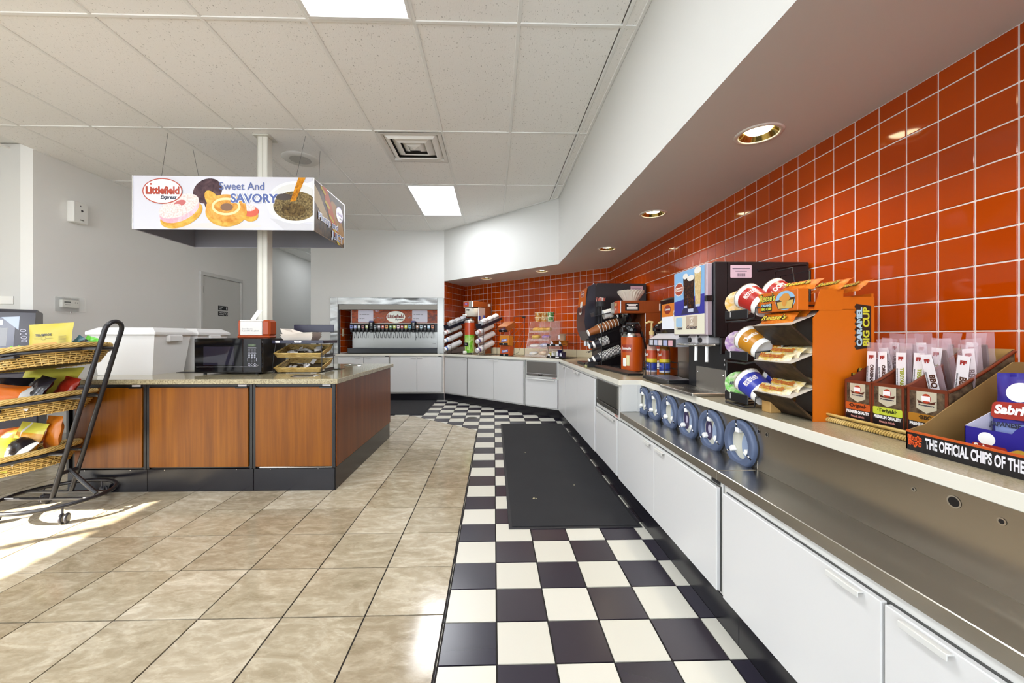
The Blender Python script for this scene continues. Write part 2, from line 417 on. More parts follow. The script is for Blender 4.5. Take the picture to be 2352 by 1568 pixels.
for i in range(len(XC) - 1):
    for j in range(len(YC) - 1):
        x1, x0, y0, y1 = XC[i], XC[i + 1], YC[j], YC[j + 1]
        if x1 > .16: x1 = min(x1, .775)
        if x0 > .16: x0 = .775; x1 = XS
        if x1 < XL and y0 > 3.9: continue
        if y0 > 6.8 and x0 > -3.3: continue
        if any(abs(x0 - a) < .02 and abs(y0 - b) < .02 for a, b in LIGHTS + [q_[:2] for q_ in XLT]): continue
        y0b = y0
        if abs(x0 + 1.083) < .02 and abs(y0 - YC[6]) < .02: y0b = y0 + .617        # the air diffuser takes the near half
        p = cell_poly(x0 + .011, x1 - .011, y0b + .011, y1 - .011)
        if x0 < XL and y1 > 3.98: p = clip(p, -1, 0, -XL)
        if area(p) < 1e-3: continue
        cx = (x0 + x1) / 2; cy = (y0 + y1) / 2
        mb = MB(CEILT); mb.prism([(x - cx, y - cy) for x, y in p], 0, .014); mb.build('ceiling_tile', ceiling, T(cx, cy, HC + .004)); NCT += 1
for k, x in enumerate(XC):
    x = .775 if k == 1 else x
    if k == 0: continue
    ye = 10.6 if x < -3.2 else min(YF, (N2.x * FA.x + N2.y * FA.y - .03 - N2.x * x) / N2.y)
    mb = MB(GRID); mb.box(-.012, -4, 0, .012, ye, .02, .003); mb.build('grid_bar', ceiling, T(x, 0, HC - .001))
for y in YC:
    xe = XS if y < 5.2 else (N2.x * FA.x + N2.y * FA.y - .03 - N2.y * y) / N2.x
    if y > 6.8: xe = -3.2
    mb = MB(GRID); mb.box(-5.6 if y < 3.98 else XL, -.012, 0, xe, .012, .02, .003); mb.build('grid_bar', ceiling, T(0, y, HC - .0012))
mb = MB(GRID); mb.box(-.012, 0, 0, .012, .024, 0.02); 
def trimbar(a, b):
    a = Vector(a); b = Vector(b); d = b - a; mb = MB(GRID); mb.box(0, -.012, 0, d.length, .012, .02, .003)
    mb.build('edge_trim', ceiling, T(a.x, a.y, HC - .002) @ R(math.degrees(math.atan2(d.y, d.x)), 'Z'))
trimbar((XS - .012, -4), (XS - .012, 5.2)); trimbar((XS - .01, 5.19), (-.875, YF - .012)); trimbar((-.88, YF - .012), (-3.2, YF - .012)); trimbar((XL + .012, 3.98), (XL + .012, 10.6))
# ---- walls
def wallbox(name, m, *b): mb = MB(m); mb.box(*b); return struct(mb.build(name))
mb = MB(GROUTW); mb.box(XW - .0015, -4, 0, XW + .15, YW + .4, ZS + .02); wall_right = struct(mb.build('wall_right'))
mb = MB(GROUTW); d = (WC - Vector((XW, YW))); LW = d.length; EW = -d.normalized(); NW = Vector((-EW.y, EW.x))
RW = math.degrees(math.atan2(EW.y, EW.x))
mb.box(-.05, -.0015, 0, LW + .15, .12, ZS + .02); wall_angled = struct(mb.build('wall_angled', None, T(WC.x, WC.y, 0) @ R(RW, 'Z')))
d = WC - Vector((-.868, YF)); LE = d.length; RE = math.degrees(math.atan2(d.y, d.x))
mb = MB(GROUTW); mb.box(0, -.0015, 0, LE, .1, ZS + .02); wall_return = struct(mb.build('wall_return', None, T(-.868, YF, 0) @ R(RE, 'Z')))
TP = .1097; tg = .0025
def tile_mesh(w, h):
    mb = MB(TORANGE); mb.box(tg, -.0045, tg, w - tg, .006, h - tg, .0016); return mb.mesh('wall_tile')
_tm = {}
def wall_tiles(wall, length, rows, u0, X, limit=300, name='wall_tile', flip=False):
    cells = []
    k = 0; u = u0
    while u < length - .004:
        a = max(u, 0); b = min(u + TP, length)
        for z0, z1 in rows:
            if b - a > .006: cells.append((a, b, z0, z1))
        u += TP
    if flip: cells.sort(key=lambda c: c[0])
    restb = MB(TORANGE)
    for n, (a, b, z0, z1) in enumerate(cells):
        if n < limit:
            key = (round(b - a, 4), round(z1 - z0, 4))
            if key not in _tm: _tm[key] = tile_mesh(*key)
            link(name, _tm[key], wall, X @ T(a, 0, z0))
        else: restb.box(a + tg, -.0045, z0 + tg, b - tg, .006, z1 - tg, .0016)
    if len(cells) > limit: stuff(restb.build('far_wall_tiles', wall, X))
ZL = 1.137; rows = []
z = ZL - 2 * TP
while z < ZS - .004: rows.append((z, min(z + TP, ZS))); z += TP
# right wall: local x runs from the angled corner towards the camera, so list the nearest tiles first
k0 = (YW - 1.275) / TP; off = (k0 - math.floor(k0)) * TP - TP
XR = T(XW, 0, 0) @ R(90, 'Z')           # local x -> +Y, local -y -> +X ; mirrored below
XR = Matrix(((0, 1, 0, XW), (-1, 0, 0, YW), (0, 0, 1, 0), (0, 0, 0, 1)))   # local x -> -Y, local -y -> -X
def right_tiles():
    cells = []; u = off; L = YW - .75
    while u < L: 
        a = max(u, 0)
        for r in rows: cells.append((a, u + TP, r[0], r[1]))
        u += TP
    cells.sort(key=lambda c: -c[0]); restb = MB(TORANGE)
    for n, (a, b, z0, z1) in enumerate(cells):
        if n < 300:
            key = (round(b - a, 4), round(z1 - z0, 4))
            if key not in _tm: _tm[key] = tile_mesh(*key)
            link('wall_tile', _tm[key], wall_right, XR @ T(a, 0, z0))
        else: restb.box(a + tg, -.0045, z0 + tg, b - tg, .006, z1 - tg, .0016)
    stuff(restb.build('far_wall_tiles', wall_right, XR))
right_tiles()
mb = MB(TORANGE); mb.box(YW - .75, -.0045, .92, YW + 4, .004, ZS, .001); mb.build('plain_tile_field', wall_right, XR)
wall_tiles(wall_angled, LW, rows, -.03, Matrix())
wall_tiles(wall_return, LE, rows, -.05, Matrix())
# tile-free upper wall with the lowered soffit
mb = MB(WALLP)
sof = [(XS, -4), (2.0, -4), (2.0, 6.2), (.3, 8.2), (-.9, 7.8), (-.868, YF), (XS, 5.2)]
mb.prism(sof, ZS, HC + .05); wall_soffit = struct(mb.build('wall_soffit'))
def punch(o, spots, r, d):                                     # cut recesses for the downlights
    cu = MB(WALLP)
    for x, y, z in spots: cu.at(T(x, y, z)); cu.lathe([(r, -d), (r, d)], 32, False)
    c = cu.build('cutter'); md = o.modifiers.new('cut', 'BOOLEAN'); md.object = c; md.operation = 'DIFFERENCE'; md.solver = 'EXACT'
    bpy.context.view_layer.update(); me = bpy.data.meshes.new_from_object(o.evaluated_get(bpy.context.evaluated_depsgraph_get()))
    o.modifiers.clear(); o.data = me; bpy.data.objects.remove(c)
# fountain wall with its opening
mb = MB(WALLP)
NX0, NX1, NZ0, NZ1 = -2.711, -.985, .80, 1.68
mb.box(-3.182, YF, 0, NX0, YF + .1, HC + .05); mb.box(NX0, YF, NZ1, -.868, YF + .1, HC + .05); mb.box(NX1, YF, .816, -.872, YF + .1, NZ1)
mb.box(-3.182, YF + .1, 0, -3.08, 10.6, HC + .05)
wall_back = struct(mb.build('wall_back'))
mb = MB(GROUTW); mb.box(NX0 - .02, YF + .1, .0, NX0 - .006, 7.9, 2.0); mb.box(NX0 - .02, 7.9, .0, NX1 + .05, 7.95, 2.0)
mb.box(NX1 + .01, YF + .1, .816, NX1 + .05, 7.9, 2.0); mb.box(NX0, YF + .1, 1.9, NX1, 7.9, 1.95)
wall_niche = struct(mb.build('wall_niche'))
XN = Matrix(((0, -1, 0, NX0 - .006), (1, 0, 0, YF + .1), (0, 0, 1, 0), (0, 0, 0, 1)))   # local x -> +Y, local -y -> +X
u = 0
for i in range(8):
    for r in rows[:-1]: link('wall_tile', _tm[(TP, TP)], wall_niche, XN @ T(i * TP, 0, r[0] - .09 + .0))
mb = MB(WALLG); mb.box(XL - .12, 3.98, 0, XL, 10.6, HC + .05); wall_left = struct(mb.build('wall_left'))
mb = MB(WALLG); mb.box(XL, 10.6, 0, -3.08, 10.7, HC + .05); wall_far = struct(mb.build('wall_far'))
mb = MB(WALLP); mb.box(-5.7, 3.98, 0, XL - .12, 4.1, HC + .05); wall_corner = struct(mb.build('wall_corner'))
mb = MB(M('#d0cfca', .5)); mb.box(XL, 3.98, 0, XL + .012, 6.15, .1, .003); struct(mb.build('baseboard_left'))
# storefront sides behind the camera: left wall with an unseen door opening shaped to pass the sun patch, rear wall with tall windows
mb = MB(WALLP)
mb.box(-5.7, 1.0, 0, -5.6, 3.98, HC + .05); mb.box(-5.7, -4.1, 0, -5.6, -.75, HC + .05); mb.box(-5.7, -.75, 2.36, -5.6, 1.0, HC + .05)
struct(mb.build('wall_storefront'))
mb = MB(WALLP); mb.box(-5.7, -4.1, 2.75, 2.0, -4.0, HC + .05); mb.box(-5.7, -4.1, 0, 2.0, -4.0, .12)
for x in (-5.7, -4.2, -2.7, -1.2, .3, 1.8): mb.box(x, -4.1, .1, x + .1, -4.0, 2.78)
struct(mb.build('wall_rear'))
mb = MB(M('#3a3a3c', .4, .6)); mb.box(-5.68, -.75, 0, -5.62, -.7, 2.36); mb.box(-5.68, .95, 0, -5.62, 1.0, 2.36); mb.box(-5.68, -.7, .98, -5.62, .95, 1.03); mb.box(-5.68, .10, 0, -5.62, .14, 2.36)
struct(mb.build('door_2'))
# restroom door on the left wall
d1 = MB(CABW2); d1.box(XL, 6.155, 0, XL + .03, 6.205, 2.075, .004); d1.box(XL, 7.12, 0, XL + .03, 7.17, 2.075, .004); d1.box(XL, 6.155, 2.0755, XL + .031, 7.17, 2.13, .004)
d1.use(M('#c9c9c5', .45)); d1.box(XL, 6.21, .005, XL + .012, 7.115, 2.068, .003); door1 = struct(d1.build('door_1'))
mb = MB(CHR2); 
for zz in (1.85, 1.05, .25): mb.box(XL + .012, 6.196, zz - .05, XL + .02, 6.214, zz + .05, .002); mb.cyl((XL + .022, 6.207, zz - .05), (XL + .022, 6.207, zz + .05), .006, 8)
mb.build('hinge', door1)
mb = MB(CHR2); mb.cyl((XL + .012, 7.06, 1.0), (XL + .06, 7.06, 1.0), .012, 10); mb.cyl((XL + .055, 7.06, 1.0), (XL + .055, 6.95, 1.0), .009, 8); mb.build('door_handle', door1)
for zz, l1, l2, ic in ((1.59, 'Women', 'Damas', 'W'), (1.497, 'Thank You For', 'Not Smoking', 'O')):
    mb = MB(BLK); mb.box(XL + .012, 6.554, zz - .036, XL + .017, 6.784, zz + .036, .002); sg = mb.build('door_sign', door1)
    text(l1, .026, WHITE, sg, FR((XL + .0176, 6.572, zz + .014)), .0006, 'LEFT'); text(l2, .022, WHITE, sg, FR((XL + .0176, 6.572, zz - .016)), .0005, 'LEFT')
    mb = MB(WHITE); mb.at(FR((XL + .0176, 6.752, zz)))
    if ic == 'W': mb.ell(0, .022, .007, .007); mb.poly([(-.004, .013), (.004, .013), (.013, -.01), (-.013, -.01)]); mb.rect(-.006, -.028, -.001, -.01); mb.rect(.001, -.028, .006, -.01)
    else: mb.ring(0, 0, .024, .024, .004); mb.rect(-.014, -.003, .014, .003)
    mb.build('pictogram', sg)
# ================================================================== CEILING FIXTURES, SOFFIT LIGHTS, SIGN, POLE
PANEL = M('#ffffff', .4, em=3.0, emc='#f4f7ff')
def troffer(x0, y0, label, w=.616, d=1.234, power=60, group='ceiling light panels'):
    t = thing('ceiling_light', label, 'light', (x0 + w / 2, y0 + d / 2, HC - .004), 0, group)
    mb = MB(M('#e4e4e2', .4))
    for a in ((-w / 2 + .008, -d / 2 + .008, w / 2 - .008, -d / 2 + .035), (-w / 2 + .008, d / 2 - .035, w / 2 - .008, d / 2 - .008), (-w / 2 + .008, -d / 2 + .0352, -w / 2 + .03, d / 2 - .0352), (w / 2 - .03, -d / 2 + .0352, w / 2 - .008, d / 2 - .0352)):
        mb.box(a[0], a[1], .0, a[2], a[3], .05, .003)
    mb.box(-w / 2 + .008, -d / 2 + .008, .0505, w / 2 - .008, d / 2 - .008, .06); mb.build('frame', t)
    mb = MB(PANEL); mb.box(-w / 2 + .03, -d / 2 + .035, .014, w / 2 - .03, d / 2 - .035, .018); mb.build('diffuser', t)
    la = bpy.data.lights.new('panel_light', 'AREA'); la.shape = 'RECTANGLE'; la.size = w - .1; la.size_y = d - .12; la.energy = power; la.color = (.93, .965, 1.0)
    link('panel_light', la, t, T(0, 0, .008))
    return t
troffer(*LIGHTS[0], 'ceiling light panel cut by the top edge of the picture', power=26)
troffer(*LIGHTS[1], 'ceiling light panel beyond the air diffuser, near the drinks fountain', power=26)
for q in XLT: troffer(*(q if len(q) > 3 else q + (.616, 1.234, 30)))
# air diffuser
t = thing('air_diffuser', 'square white air diffuser with stepped vanes in the ceiling', 'vent', (-1.083 + .308, YC[6] + .308, HC - .004))
mb = MB(M('#dddcd8', .5))
def sqring(mb, a, z0, b, z1):
    vs = [(sx * a, sy * a, z0) for sx, sy in ((-1, -1), (1, -1), (1, 1), (-1, 1))] + [(sx * b, sy * b, z1) for sx, sy in ((-1, -1), (1, -1), (1, 1), (-1, 1))]
    fs = [(i, (i + 1) % 4, 4 + (i + 1) % 4, 4 + i) for i in range(4)]; mb.add(vs, fs)
sqring(mb, .296, .0, .262, .0); sqring(mb, .262, .0, .25, .02); mb.build('frame', t)
mb = MB(M('#3a3833', .8)); mb.box(-.296, -.296, .05, .296, .296, .058); mb.build('duct_back', t)
for k, (a, b) in enumerate(((.205, .248), (.125, .185), (.05, .105))):
    mb = MB(M('#e6e5e1', .45)); sqring(mb, a, -.012 + .003 * k, b, .022)
    if k == 2: mb.add([(-a, -a, .002), (a, -a, .002), (a, a, .002), (-a, a, .002), (0, 0, -.012)], [(1, 0, 4), (2, 1, 4), (3, 2, 4), (0, 3, 4)])
    else: sqring(mb, a, -.012 + .003 * k, a - .012, -.004)
    mb.build('vane', t)
# round ceiling speaker
t = thing('ceiling_speaker', 'round white speaker grille in the ceiling behind the hanging sign', 'speaker', (-2.015, 4.13, HC + .004))
mb = MB(M('#d9d8d3', .5)); mb.lathe([(.105, -.012), (.17, -.009), (.18, 0)], 40, capb=False, capt=False); mb.at(T(0, 0, 0)); mb.build('rim', t)
q = NM('speaker_mesh', .7); n = q.noise(q.coord('Object', (300, 300, 300)), 1, 1); q.col(q.ramp(n, (.4, '#a8a8a4'), (.6, '#bdbcb8')))
mb = MB(q.mt); mb.lathe([(.0001, -.013), (.106, -.011)], 32, capb=False, capt=False); mb.build('grille', t)
# recessed downlights in the soffit
GOLD = M('#c9b26a', .15, 1.0); LAMP = M('#fff4d0', .4, em=14.0, emc='#ffefc0')
DL = [(1.264, 1.832, 'downlight above the snack display, nearest in the soffit'), (1.256, 3.048, 'soffit downlight above the cappuccino machine'), (1.248, 4.275, 'soffit downlight above the coffee machine'),
      (.714, 5.754, 'soffit downlight above the clear pastry case'), (-.123, 6.514, 'soffit downlight nearest the drinks fountain'), (1.264, .62, 'soffit downlight beside the camera, out of the picture')]
punch(wall_soffit, [(x, y, ZS) for x, y, lb in DL], .0835, .06); dl0 = None
for x, y, lb in DL:
    if dl0 is None:
        dl0 = t = thing('downlight', lb, 'light', (x, y, ZS), 0, 'recessed downlights in the soffit')
        mb = MB(M('#d8d4cc', .35)); mb.lathe([(.083, -.001), (.086, -.006), (.1, -.005), (.104, 0)], 40, capb=False, capt=False); mb.build('trim_ring', t)
        mb = MB(GOLD); mb.lathe([(.083, -.001), (.07, .02), (.06, .035)], 40, capb=False, capt=False); mb.build('reflector', t)
        mb = MB(LAMP); mb.lathe([(.0001, .008), (.03, .0085), (.05, .014), (.06, .034)], 28, capb=False, capt=False); mb.build('lamp', t)
        sp = bpy.data.lights.new('downlight_beam', 'SPOT'); sp.energy = 14; sp.spot_size = math.radians(125); sp.spot_blend = .8; sp.color = (1, .90, .72); sp.shadow_soft_size = .05
        link('downlight_beam', sp, t, T(0, 0, -.012))
    else: dup(dl0, T(x, y, ZS), None, lb)
# holes in the soffit for the reflectors are shallow cans: the fitting hangs 1 mm proud, can body above is inside the soffit
# power pole
t = thing('power_pole', 'square white power pole from the island up to the ceiling', 'pole', (-2.13, 3.70, .812))
mb = MB(M('#d5d3c8', .4)); mb.box(-.044, -.044, 0, .044, .044, HC - .812, .004); mb.build('pole_body', t)
mb = MB(M('#b9b6a8', .5)); mb.box(-.002, -.0465, 0, .004, -.044, HC - .812); mb.box(-.046, -.044, 0, -.042, -.0455, HC - .812); mb.build('cover_seam', t)
mb = MB(M('#c8c6bc', .5)); mb.box(-.075, -.075, HC - .812 - .006, .075, .075, HC - .812 + .003, .002); mb.build('ceiling_plate', t)
# hanging box sign
SX0, SX1, SY0, SY1, SZ0, SZ1 = -3.02, -1.526, 3.35, 4.03, 2.016, 2.464
sg = thing('hanging_sign', 'four-sided hanging sign with donuts and coffee cup print', 'sign', ((SX0 + SX1) / 2, (SY0 + SY1) / 2, SZ0))
w2, d2, sh = (SX1 - SX0) / 2, (SY1 - SY0) / 2, SZ1 - SZ0
PRW = M('#c4c4cc', .35)
mb = MB(PRW); mb.box(-w2, -d2, 0, w2, -d2 + .006, sh); fp = mb.build('front_panel', sg)
mb = MB(M('#7a5a2c', .3)); mb.box(w2 - .006, -d2 + .006, 0, w2, d2 - .006, sh); rp = mb.build('side_panel', sg)
mb = MB(PRW); mb.box(-w2, -d2 + .006, 0, -w2 + .006, d2 - .006, sh); mb.build('side_panel', sg)
mb = MB(PRW); mb.box(-w2, d2 - .006, 0, w2, d2, sh); mb.build('back_panel', sg)
ING = M('#74747c', .6)
mb = MB(ING); i = .007; mb.box(-w2 + i, d2 - i - .003, .004, w2 - i, d2 - i, sh - .01); mb.box(-w2 + i, -d2 + i, .004, -w2 + i + .003, d2 - i, sh - .01); mb.box(w2 - i - .003, -d2 + i, .004, w2 - i, d2 - i, sh - .01); mb.box(-w2 + i, -d2 + i, .004, w2 - i, -d2 + i + .003, sh - .01); mb.build('inner_lining', sg)
for a in (-1, 1):
    for b in (-1, 1): mb = MB(M('#c8c8c8', .3, .8)); mb.box(a * w2 - .004, b * d2 - .004, 0, a * w2 + .004, b * d2 + .004, sh); mb.build('corner_trim', sg)
# printed front: coordinates in units of the panel (0..1494 x 0..448 mm)
def gradm(name, c1, c2, sc=2.5, dist=1.0, lo=.35, hi=.65):
    q = NM(name, .5); q.b.inputs['Specular IOR Level'].default_value = .15; q.col(q.ramp(q.noise(q.coord('Object', (sc, sc, sc)), 5, 5, .6, dist), (lo, c1), (hi, c2))); return q.mt
GL = gradm('print_glaze', '#b9772a', '#e0ac58'); CH = gradm('print_chocolate', '#33222a', '#5b4448'); PK = gradm('print_pink_icing', '#d69aa8', '#ecc4cc'); CO = gradm('print_coconut', '#cfa9a4', '#f3e6e0', 14, 0); DO = gradm('print_dough', '#c08a30', '#d8b256'); CF = gradm('print_coffee', '#2a1d10', '#6e5a34', 9, 0); FO = gradm('print_foam', '#8a7850', '#3c2f1a', 16, 0); ST = gradm('print_stream', '#8f5208', '#d08c20', 6, 1); HD = gradm('print_hotdog', '#5a3a14', '#b98a46', 1.6, 1)
INK = M('#22243c', .4); NVY = M('#2b3a78', .4); LOGOR = M('#a63417', .4); PBL = M('#3a4f8e', .4)
k = 1e-3; L1 = .0006
def P(o): return FF((-w2 + o[0] * k * 1.0, -d2 - .0003 - o[2] * .0004, o[1] * k))
def layer(mb, m, z): mb.use(m); mb.at(FF((-w2, -d2 - .0005 - z * .0004, 0))); return mb
q = MB(PRW)
layer(q, M('#c9c4c0', .4), 1).ell(.76, .035, .30, .026); q.ell(.42, .03, .16, .02)
layer(q, CH, 2).ell(.615, .325, .125, .10, rot=.5); q.ell(.66, .25, .075, .11)
layer(q, DO, 3).ell(.655, .25, .05, .09, rot=.6)
layer(q, DO, 4).ell(.40, .125, .185, .1, rot=.42); layer(q, PK, 5).ell(.385, .165, .175, .095, rot=.42); layer(q, CO, 6).ell(.38, .195, .175, .085, rot=.42)
layer(q, M('#b45a58', .4), 7).ell(.39, .22, .05, .025, rot=.3); layer(q, CO, 8).ell(.37, .2, .03, .014)
layer(q, DO, 4.2).ell(.97, .12, .065, .05); layer(q, M('#c2451f', .4), 5.2).ell(.97, .155, .07, .045); layer(q, CO, 5.6).ell(.96, .185, .05, .028)
layer(q, DO, 7).ell(.77, .15, .172, .125); layer(q, GL, 8).ell(.77, .18, .168, .118, n=40); layer(q, M('#e6c98e', .35), 9).ring(.77, .195, .12, .075, .02); layer(q, GL, 9.4).ring(.77, .192, .10, .06, .02); layer(q, M('#6e4316', .4), 10).ell(.775, .19, .052, .032)
cup = M('#dcdcdc', .4)
layer(q, M('#b9b9be', .4), 3).poly([(1.13, .10), (1.49, .05), (1.49, .004), (1.25, .004)]); layer(q, cup, 4).poly([(1.10, .24), (1.49, .42), (1.49, .07), (1.36, .065), (1.22, .085), (1.13, .14)])
layer(q, M('#f2f2f2', .4), 5).ell(1.345, .235, .238, .178, n=44); layer(q, M('#c9c9c6', .4), 6).ell(1.345, .235, .215, .158, n=44)
layer(q, FO, 7).ell(1.345, .205, .185, .125, n=40); layer(q, CF, 8).ell(1.33, .17, .10, .055); layer(q, M('#33241a', .4), 8.2).ell(1.25, .28, .075, .028); layer(q, ST, 9).poly([(1.30, .24), (1.345, .245), (1.43, .446), (1.37, .446)])
# trim what would stick out on the right of the panel
q.v = [(min(x, w2 - .002), y, z) for x, y, z in q.v]
layer(q, M('#eeeef0', .35), 11).ell(.247, .32, .16, .105, n=44); layer(q, LOGOR, 12).ring(.247, .32, .163, .107, .008, n=48)
q.ell(.153, .378, .007, .009); q.build('printed_picture', fp)
def ft(s, size, m, x, y, z, **kw): return text(s, size, m, fp, FF((-w2 + x, -d2 - .0005 - z * .0004, y)), **kw)
ft('Littlefield', .085, M('#7a2a16', .4), .249, .322, 13, bold=.004, maxw=.275); ft('Littlefield', .085, LOGOR, .247, .324, 14, bold=.003, maxw=.275)
ft('Express', .042, INK, .295, .268, 14, bold=.002, shear=.35, maxw=.135)
ft('Sweet And', .092, PBL, .90, .365, 12, maxw=.37)
ft('SAVORY', .1, M('#f4f4f8', .4), 1.0, .262, 12, bold=.008, maxw=.40); ft('SAVORY', .1, PBL, 1.0, .262, 13, bold=.004, maxw=.395)
# side print (hot dog)
def FS(x, y, z): return FR((w2 + .0004 + z * .0004, -d2 + x, y))
q = MB(HD)
def sl(m, z): q.use(m); q.at(FS(0, 0, z)); return q
sl(gradm('print_dark_wood', '#2c1e0c', '#5c4018', 2), 1).poly([(.01, .004), (.67, .004), (.67, .44), (.01, .44)])
sl(M('#b5a07c', .5, spec=.1), 2).poly([(.012, .40), (.10, .36), (.36, .14), (.28, .12), (.012, .26)]); sl(M('#b9603c', .5, spec=.1), 3).ell(.34, .27, .32, .055, rot=-.95); sl(M('#a87f4c', .5, spec=.1), 2.5).ell(.50, .20, .22, .11, rot=-.85)
sl(M('#c8b040', .5, spec=.1), 4)
for a in range(9): q.ell(.16 + a * .045, .46 - a * .05 + (.018 if a % 2 else -.012) - .03, .034, .014, rot=-.3)
q.v = [(x, min(max(y, -d2 + .008), d2 - .008), min(z, sh - .002)) for x, y, z in q.v]
sl(M('#e8e4ee', .4), 6).ell(.55, .30, .085, .072); sl(M('#7a4a9a', .4), 7).ring(.55, .30, .088, .075, .006)
q.build('printed_picture', rp)
def st(s, size, m, x, y, z, **kw): return text(s, size, m, rp, FS(x, y, z), **kw)
st('Littlefield', .045, M('#7a4a9a', .4), .55, .305, 8, bold=.002, maxw=.14); st('Express', .022, INK, .58, .268, 8, bold=.001, shear=.3)
WP = M('#eeeef4', .4)
for dz, b, m in ((9, .006, WP), (10, .002, NVY)): st('Plump and', .08, m, .30, .155, dz, bold=b, maxw=.44); st('JUICY', .092, m, .50, .062, dz, bold=b, maxw=.30)
for by_ in (3.45, 3.95): mb = MB(M('#8a8a8a', .4, .8)); mb.box(-w2 + .01, by_ - 3.69 - .008, sh - .03, w2 - .01, by_ - 3.69 + .008, sh - .012, .002); mb.build('support_bar', sg)
for (cx_, cy_), (bx, by) in zip(((-2.96, 3.63), (-2.97, 3.94), (-1.735, 3.65), (-1.73, 3.94)), ((-2.875, 3.45), (-2.87, 3.95), (-1.735, 3.45), (-1.755, 3.95))):
    ox, oy = (SX0 + SX1) / 2, (SY0 + SY1) / 2
    m2 = MB(M('#6a6a6a', .4, .8)); m2.cyl((bx - ox, by - oy, sh - .02), (cx_ - ox, cy_ - oy, HC - SZ0), .0016, 6); m2.build('hanging_wire', sg)
# ================================================================== WORKTOPS AND CABINETS
top = [(NX0 - .03, YF - .03), (-.872, YF - .03), (FA.x, FA.y), (FA.x, 2.70), (1.03, 2.70), (1.03, .1), (XW - .002, .1), (XW - .002, YW - .002), (WC.x + .002, WC.y - .004), (-.866, YF - .002), (NX1 - .005, YF + .0), (NX1 - .005, 7.86), (NX0, 7.86), (NX0, YF - .002), (NX0 - .03, YF - .002)]
mb = MB(LAMTOP); mb.prism(top, .785, ZT); wt = solo(mb, 'worktop', 'long beige worktop running from the drinks fountain to the snack displays', 'worktop')
def band(a, b, nm='edge_band'):
    a = Vector(a); b = Vector(b); d = b - a; m = MB(LAMEDGE); m.box(0, -.004, .778, d.length, .001, ZT + .0008, .0015); m.build(nm, wt, T(a.x, a.y, 0) @ R(math.degrees(math.atan2(d.y, d.x)), 'Z'))
for a, b in ((top[0], top[1]), (top[1], top[2]), (top[2], top[3]), (top[3], top[4]), (top[4], top[5])): band(a, b)
mb = MB(LAMBK); mb.box(0, -.016, ZT, LW, -.002, .918, .003); struct(mb.build('trim_4', None, T(WC.x, WC.y, 0) @ R(RW, 'Z')))
mb = MB(LAMBK); mb.box(.1, -.016, ZT, YW - .2, -.002, .918, .003); struct(mb.build('trim_5', None, XR))
# cabinet units: local x along the face, local -y out of the face
def pull(par, x, z, w=.045):
    m = MB(CABW2); m.box(x - w, -.034, z - .004, x + w, -.02, z, .001); m.box(x - w, -.036, z - .014, x + w, -.033, z, .001); return m.build('handle', par)
GAPSHADE = M('#4a4a48', .7)
def cabinet(label, X, w, z0, z1, doors, depth=.5, handles=None, tagp=None, group='white base cabinets'):
    t = thing('base_cabinet', label, 'cabinet', X=X, group=group)
    m = MB(CABW2); m.box(.002, .0, z0, w - .002, depth, z1, .002); m.build('body', t)
    for n, (a, b, za, zb) in enumerate(doors):
        m = MB(CABW); m.box(a, -.02, za, b, -.004, zb, .002); d = m.build('door', t)
        m = MB(GAPSHADE); m.box(a - .003, -.004, za - .003, b + .003, -.0003, zb + .003); m.build('gasket_or_gap_shade', d)  # dark seal-like frame put in for the shadow gap around the door
        if handles and handles[n] is not None: pull(d, handles[n], zb - .004)
    if tagp:
        m = MB(BLK); m.box(tagp[0], -.003, tagp[1], tagp[0] + .06, -.0003, tagp[1] + .016); m.build('maker_plate', t)
    return t
def XRt(y): return Matrix(((0, 1, 0, .885), (-1, 0, 0, y), (0, 0, 1, 0), (0, 0, 0, 1)))      # local x -> -Y, out of face -> -X
def XAt(s): p = A3(s, .012, 0); return T(*p) @ R(RA, 'Z')
def XFt(x): return T(x, YF - .012, 0)
cabinet('white two-door base cabinet under the near end of the steel shelf', XRt(1.475), 1.22, .118, .555, [(.022, .625, .132, .527), (.632, 1.2, .132, .527)], depth=.18, handles=[.54, .72])
cabinet('white two-door base cabinet below the blue cup dispensers', XRt(2.70), 1.215, .118, .555, [(.012, .612, .132, .532), (.617, 1.205, .132, .532)], depth=.18, handles=[.53, .70], tagp=(1.14, .538))
cabinet('white two-door base cabinet between the two waste units, right wall run', XRt(4.71), 1.385, .118, .785, [(.01, .68, .132, .752), (.685, 1.375, .132, .752)], handles=[.62, .75])
cabinet('narrow white base cabinet tucked into the inner corner', XRt(5.20), .485, .118, .785, [(.01, .475, .132, .752)], depth=.3, handles=[.43])
cabinet('narrow one-door white base cabinet next to the drinks fountain', XAt(.02), .575, .118, .785, [(.015, .565, .14, .757)], depth=.35, handles=[.5])
cabinet('wide two-door white base cabinet below the snack box rack', XAt(.6), 1.2, .118, .785, [(.012, .594, .14, .757), (.6, 1.188, .14, .757)], handles=[.55, .65])
cabinet('two-door white cabinet below the drinks fountain, half hidden by the island', XFt(NX0), .895, .118, .785, [(.012, .445, .145, .757), (.45, .885, .145, .757)], depth=.3, handles=[.36, .54], tagp=(.82, .763))
cabinet('two-door white cabinet below the right half of the drinks fountain', XFt(-1.814), .93, .118, .785, [(.012, .47, .145, .757), (.476, .91, .145, .757)], depth=.3, handles=[.42, .53], tagp=(.845, .763))
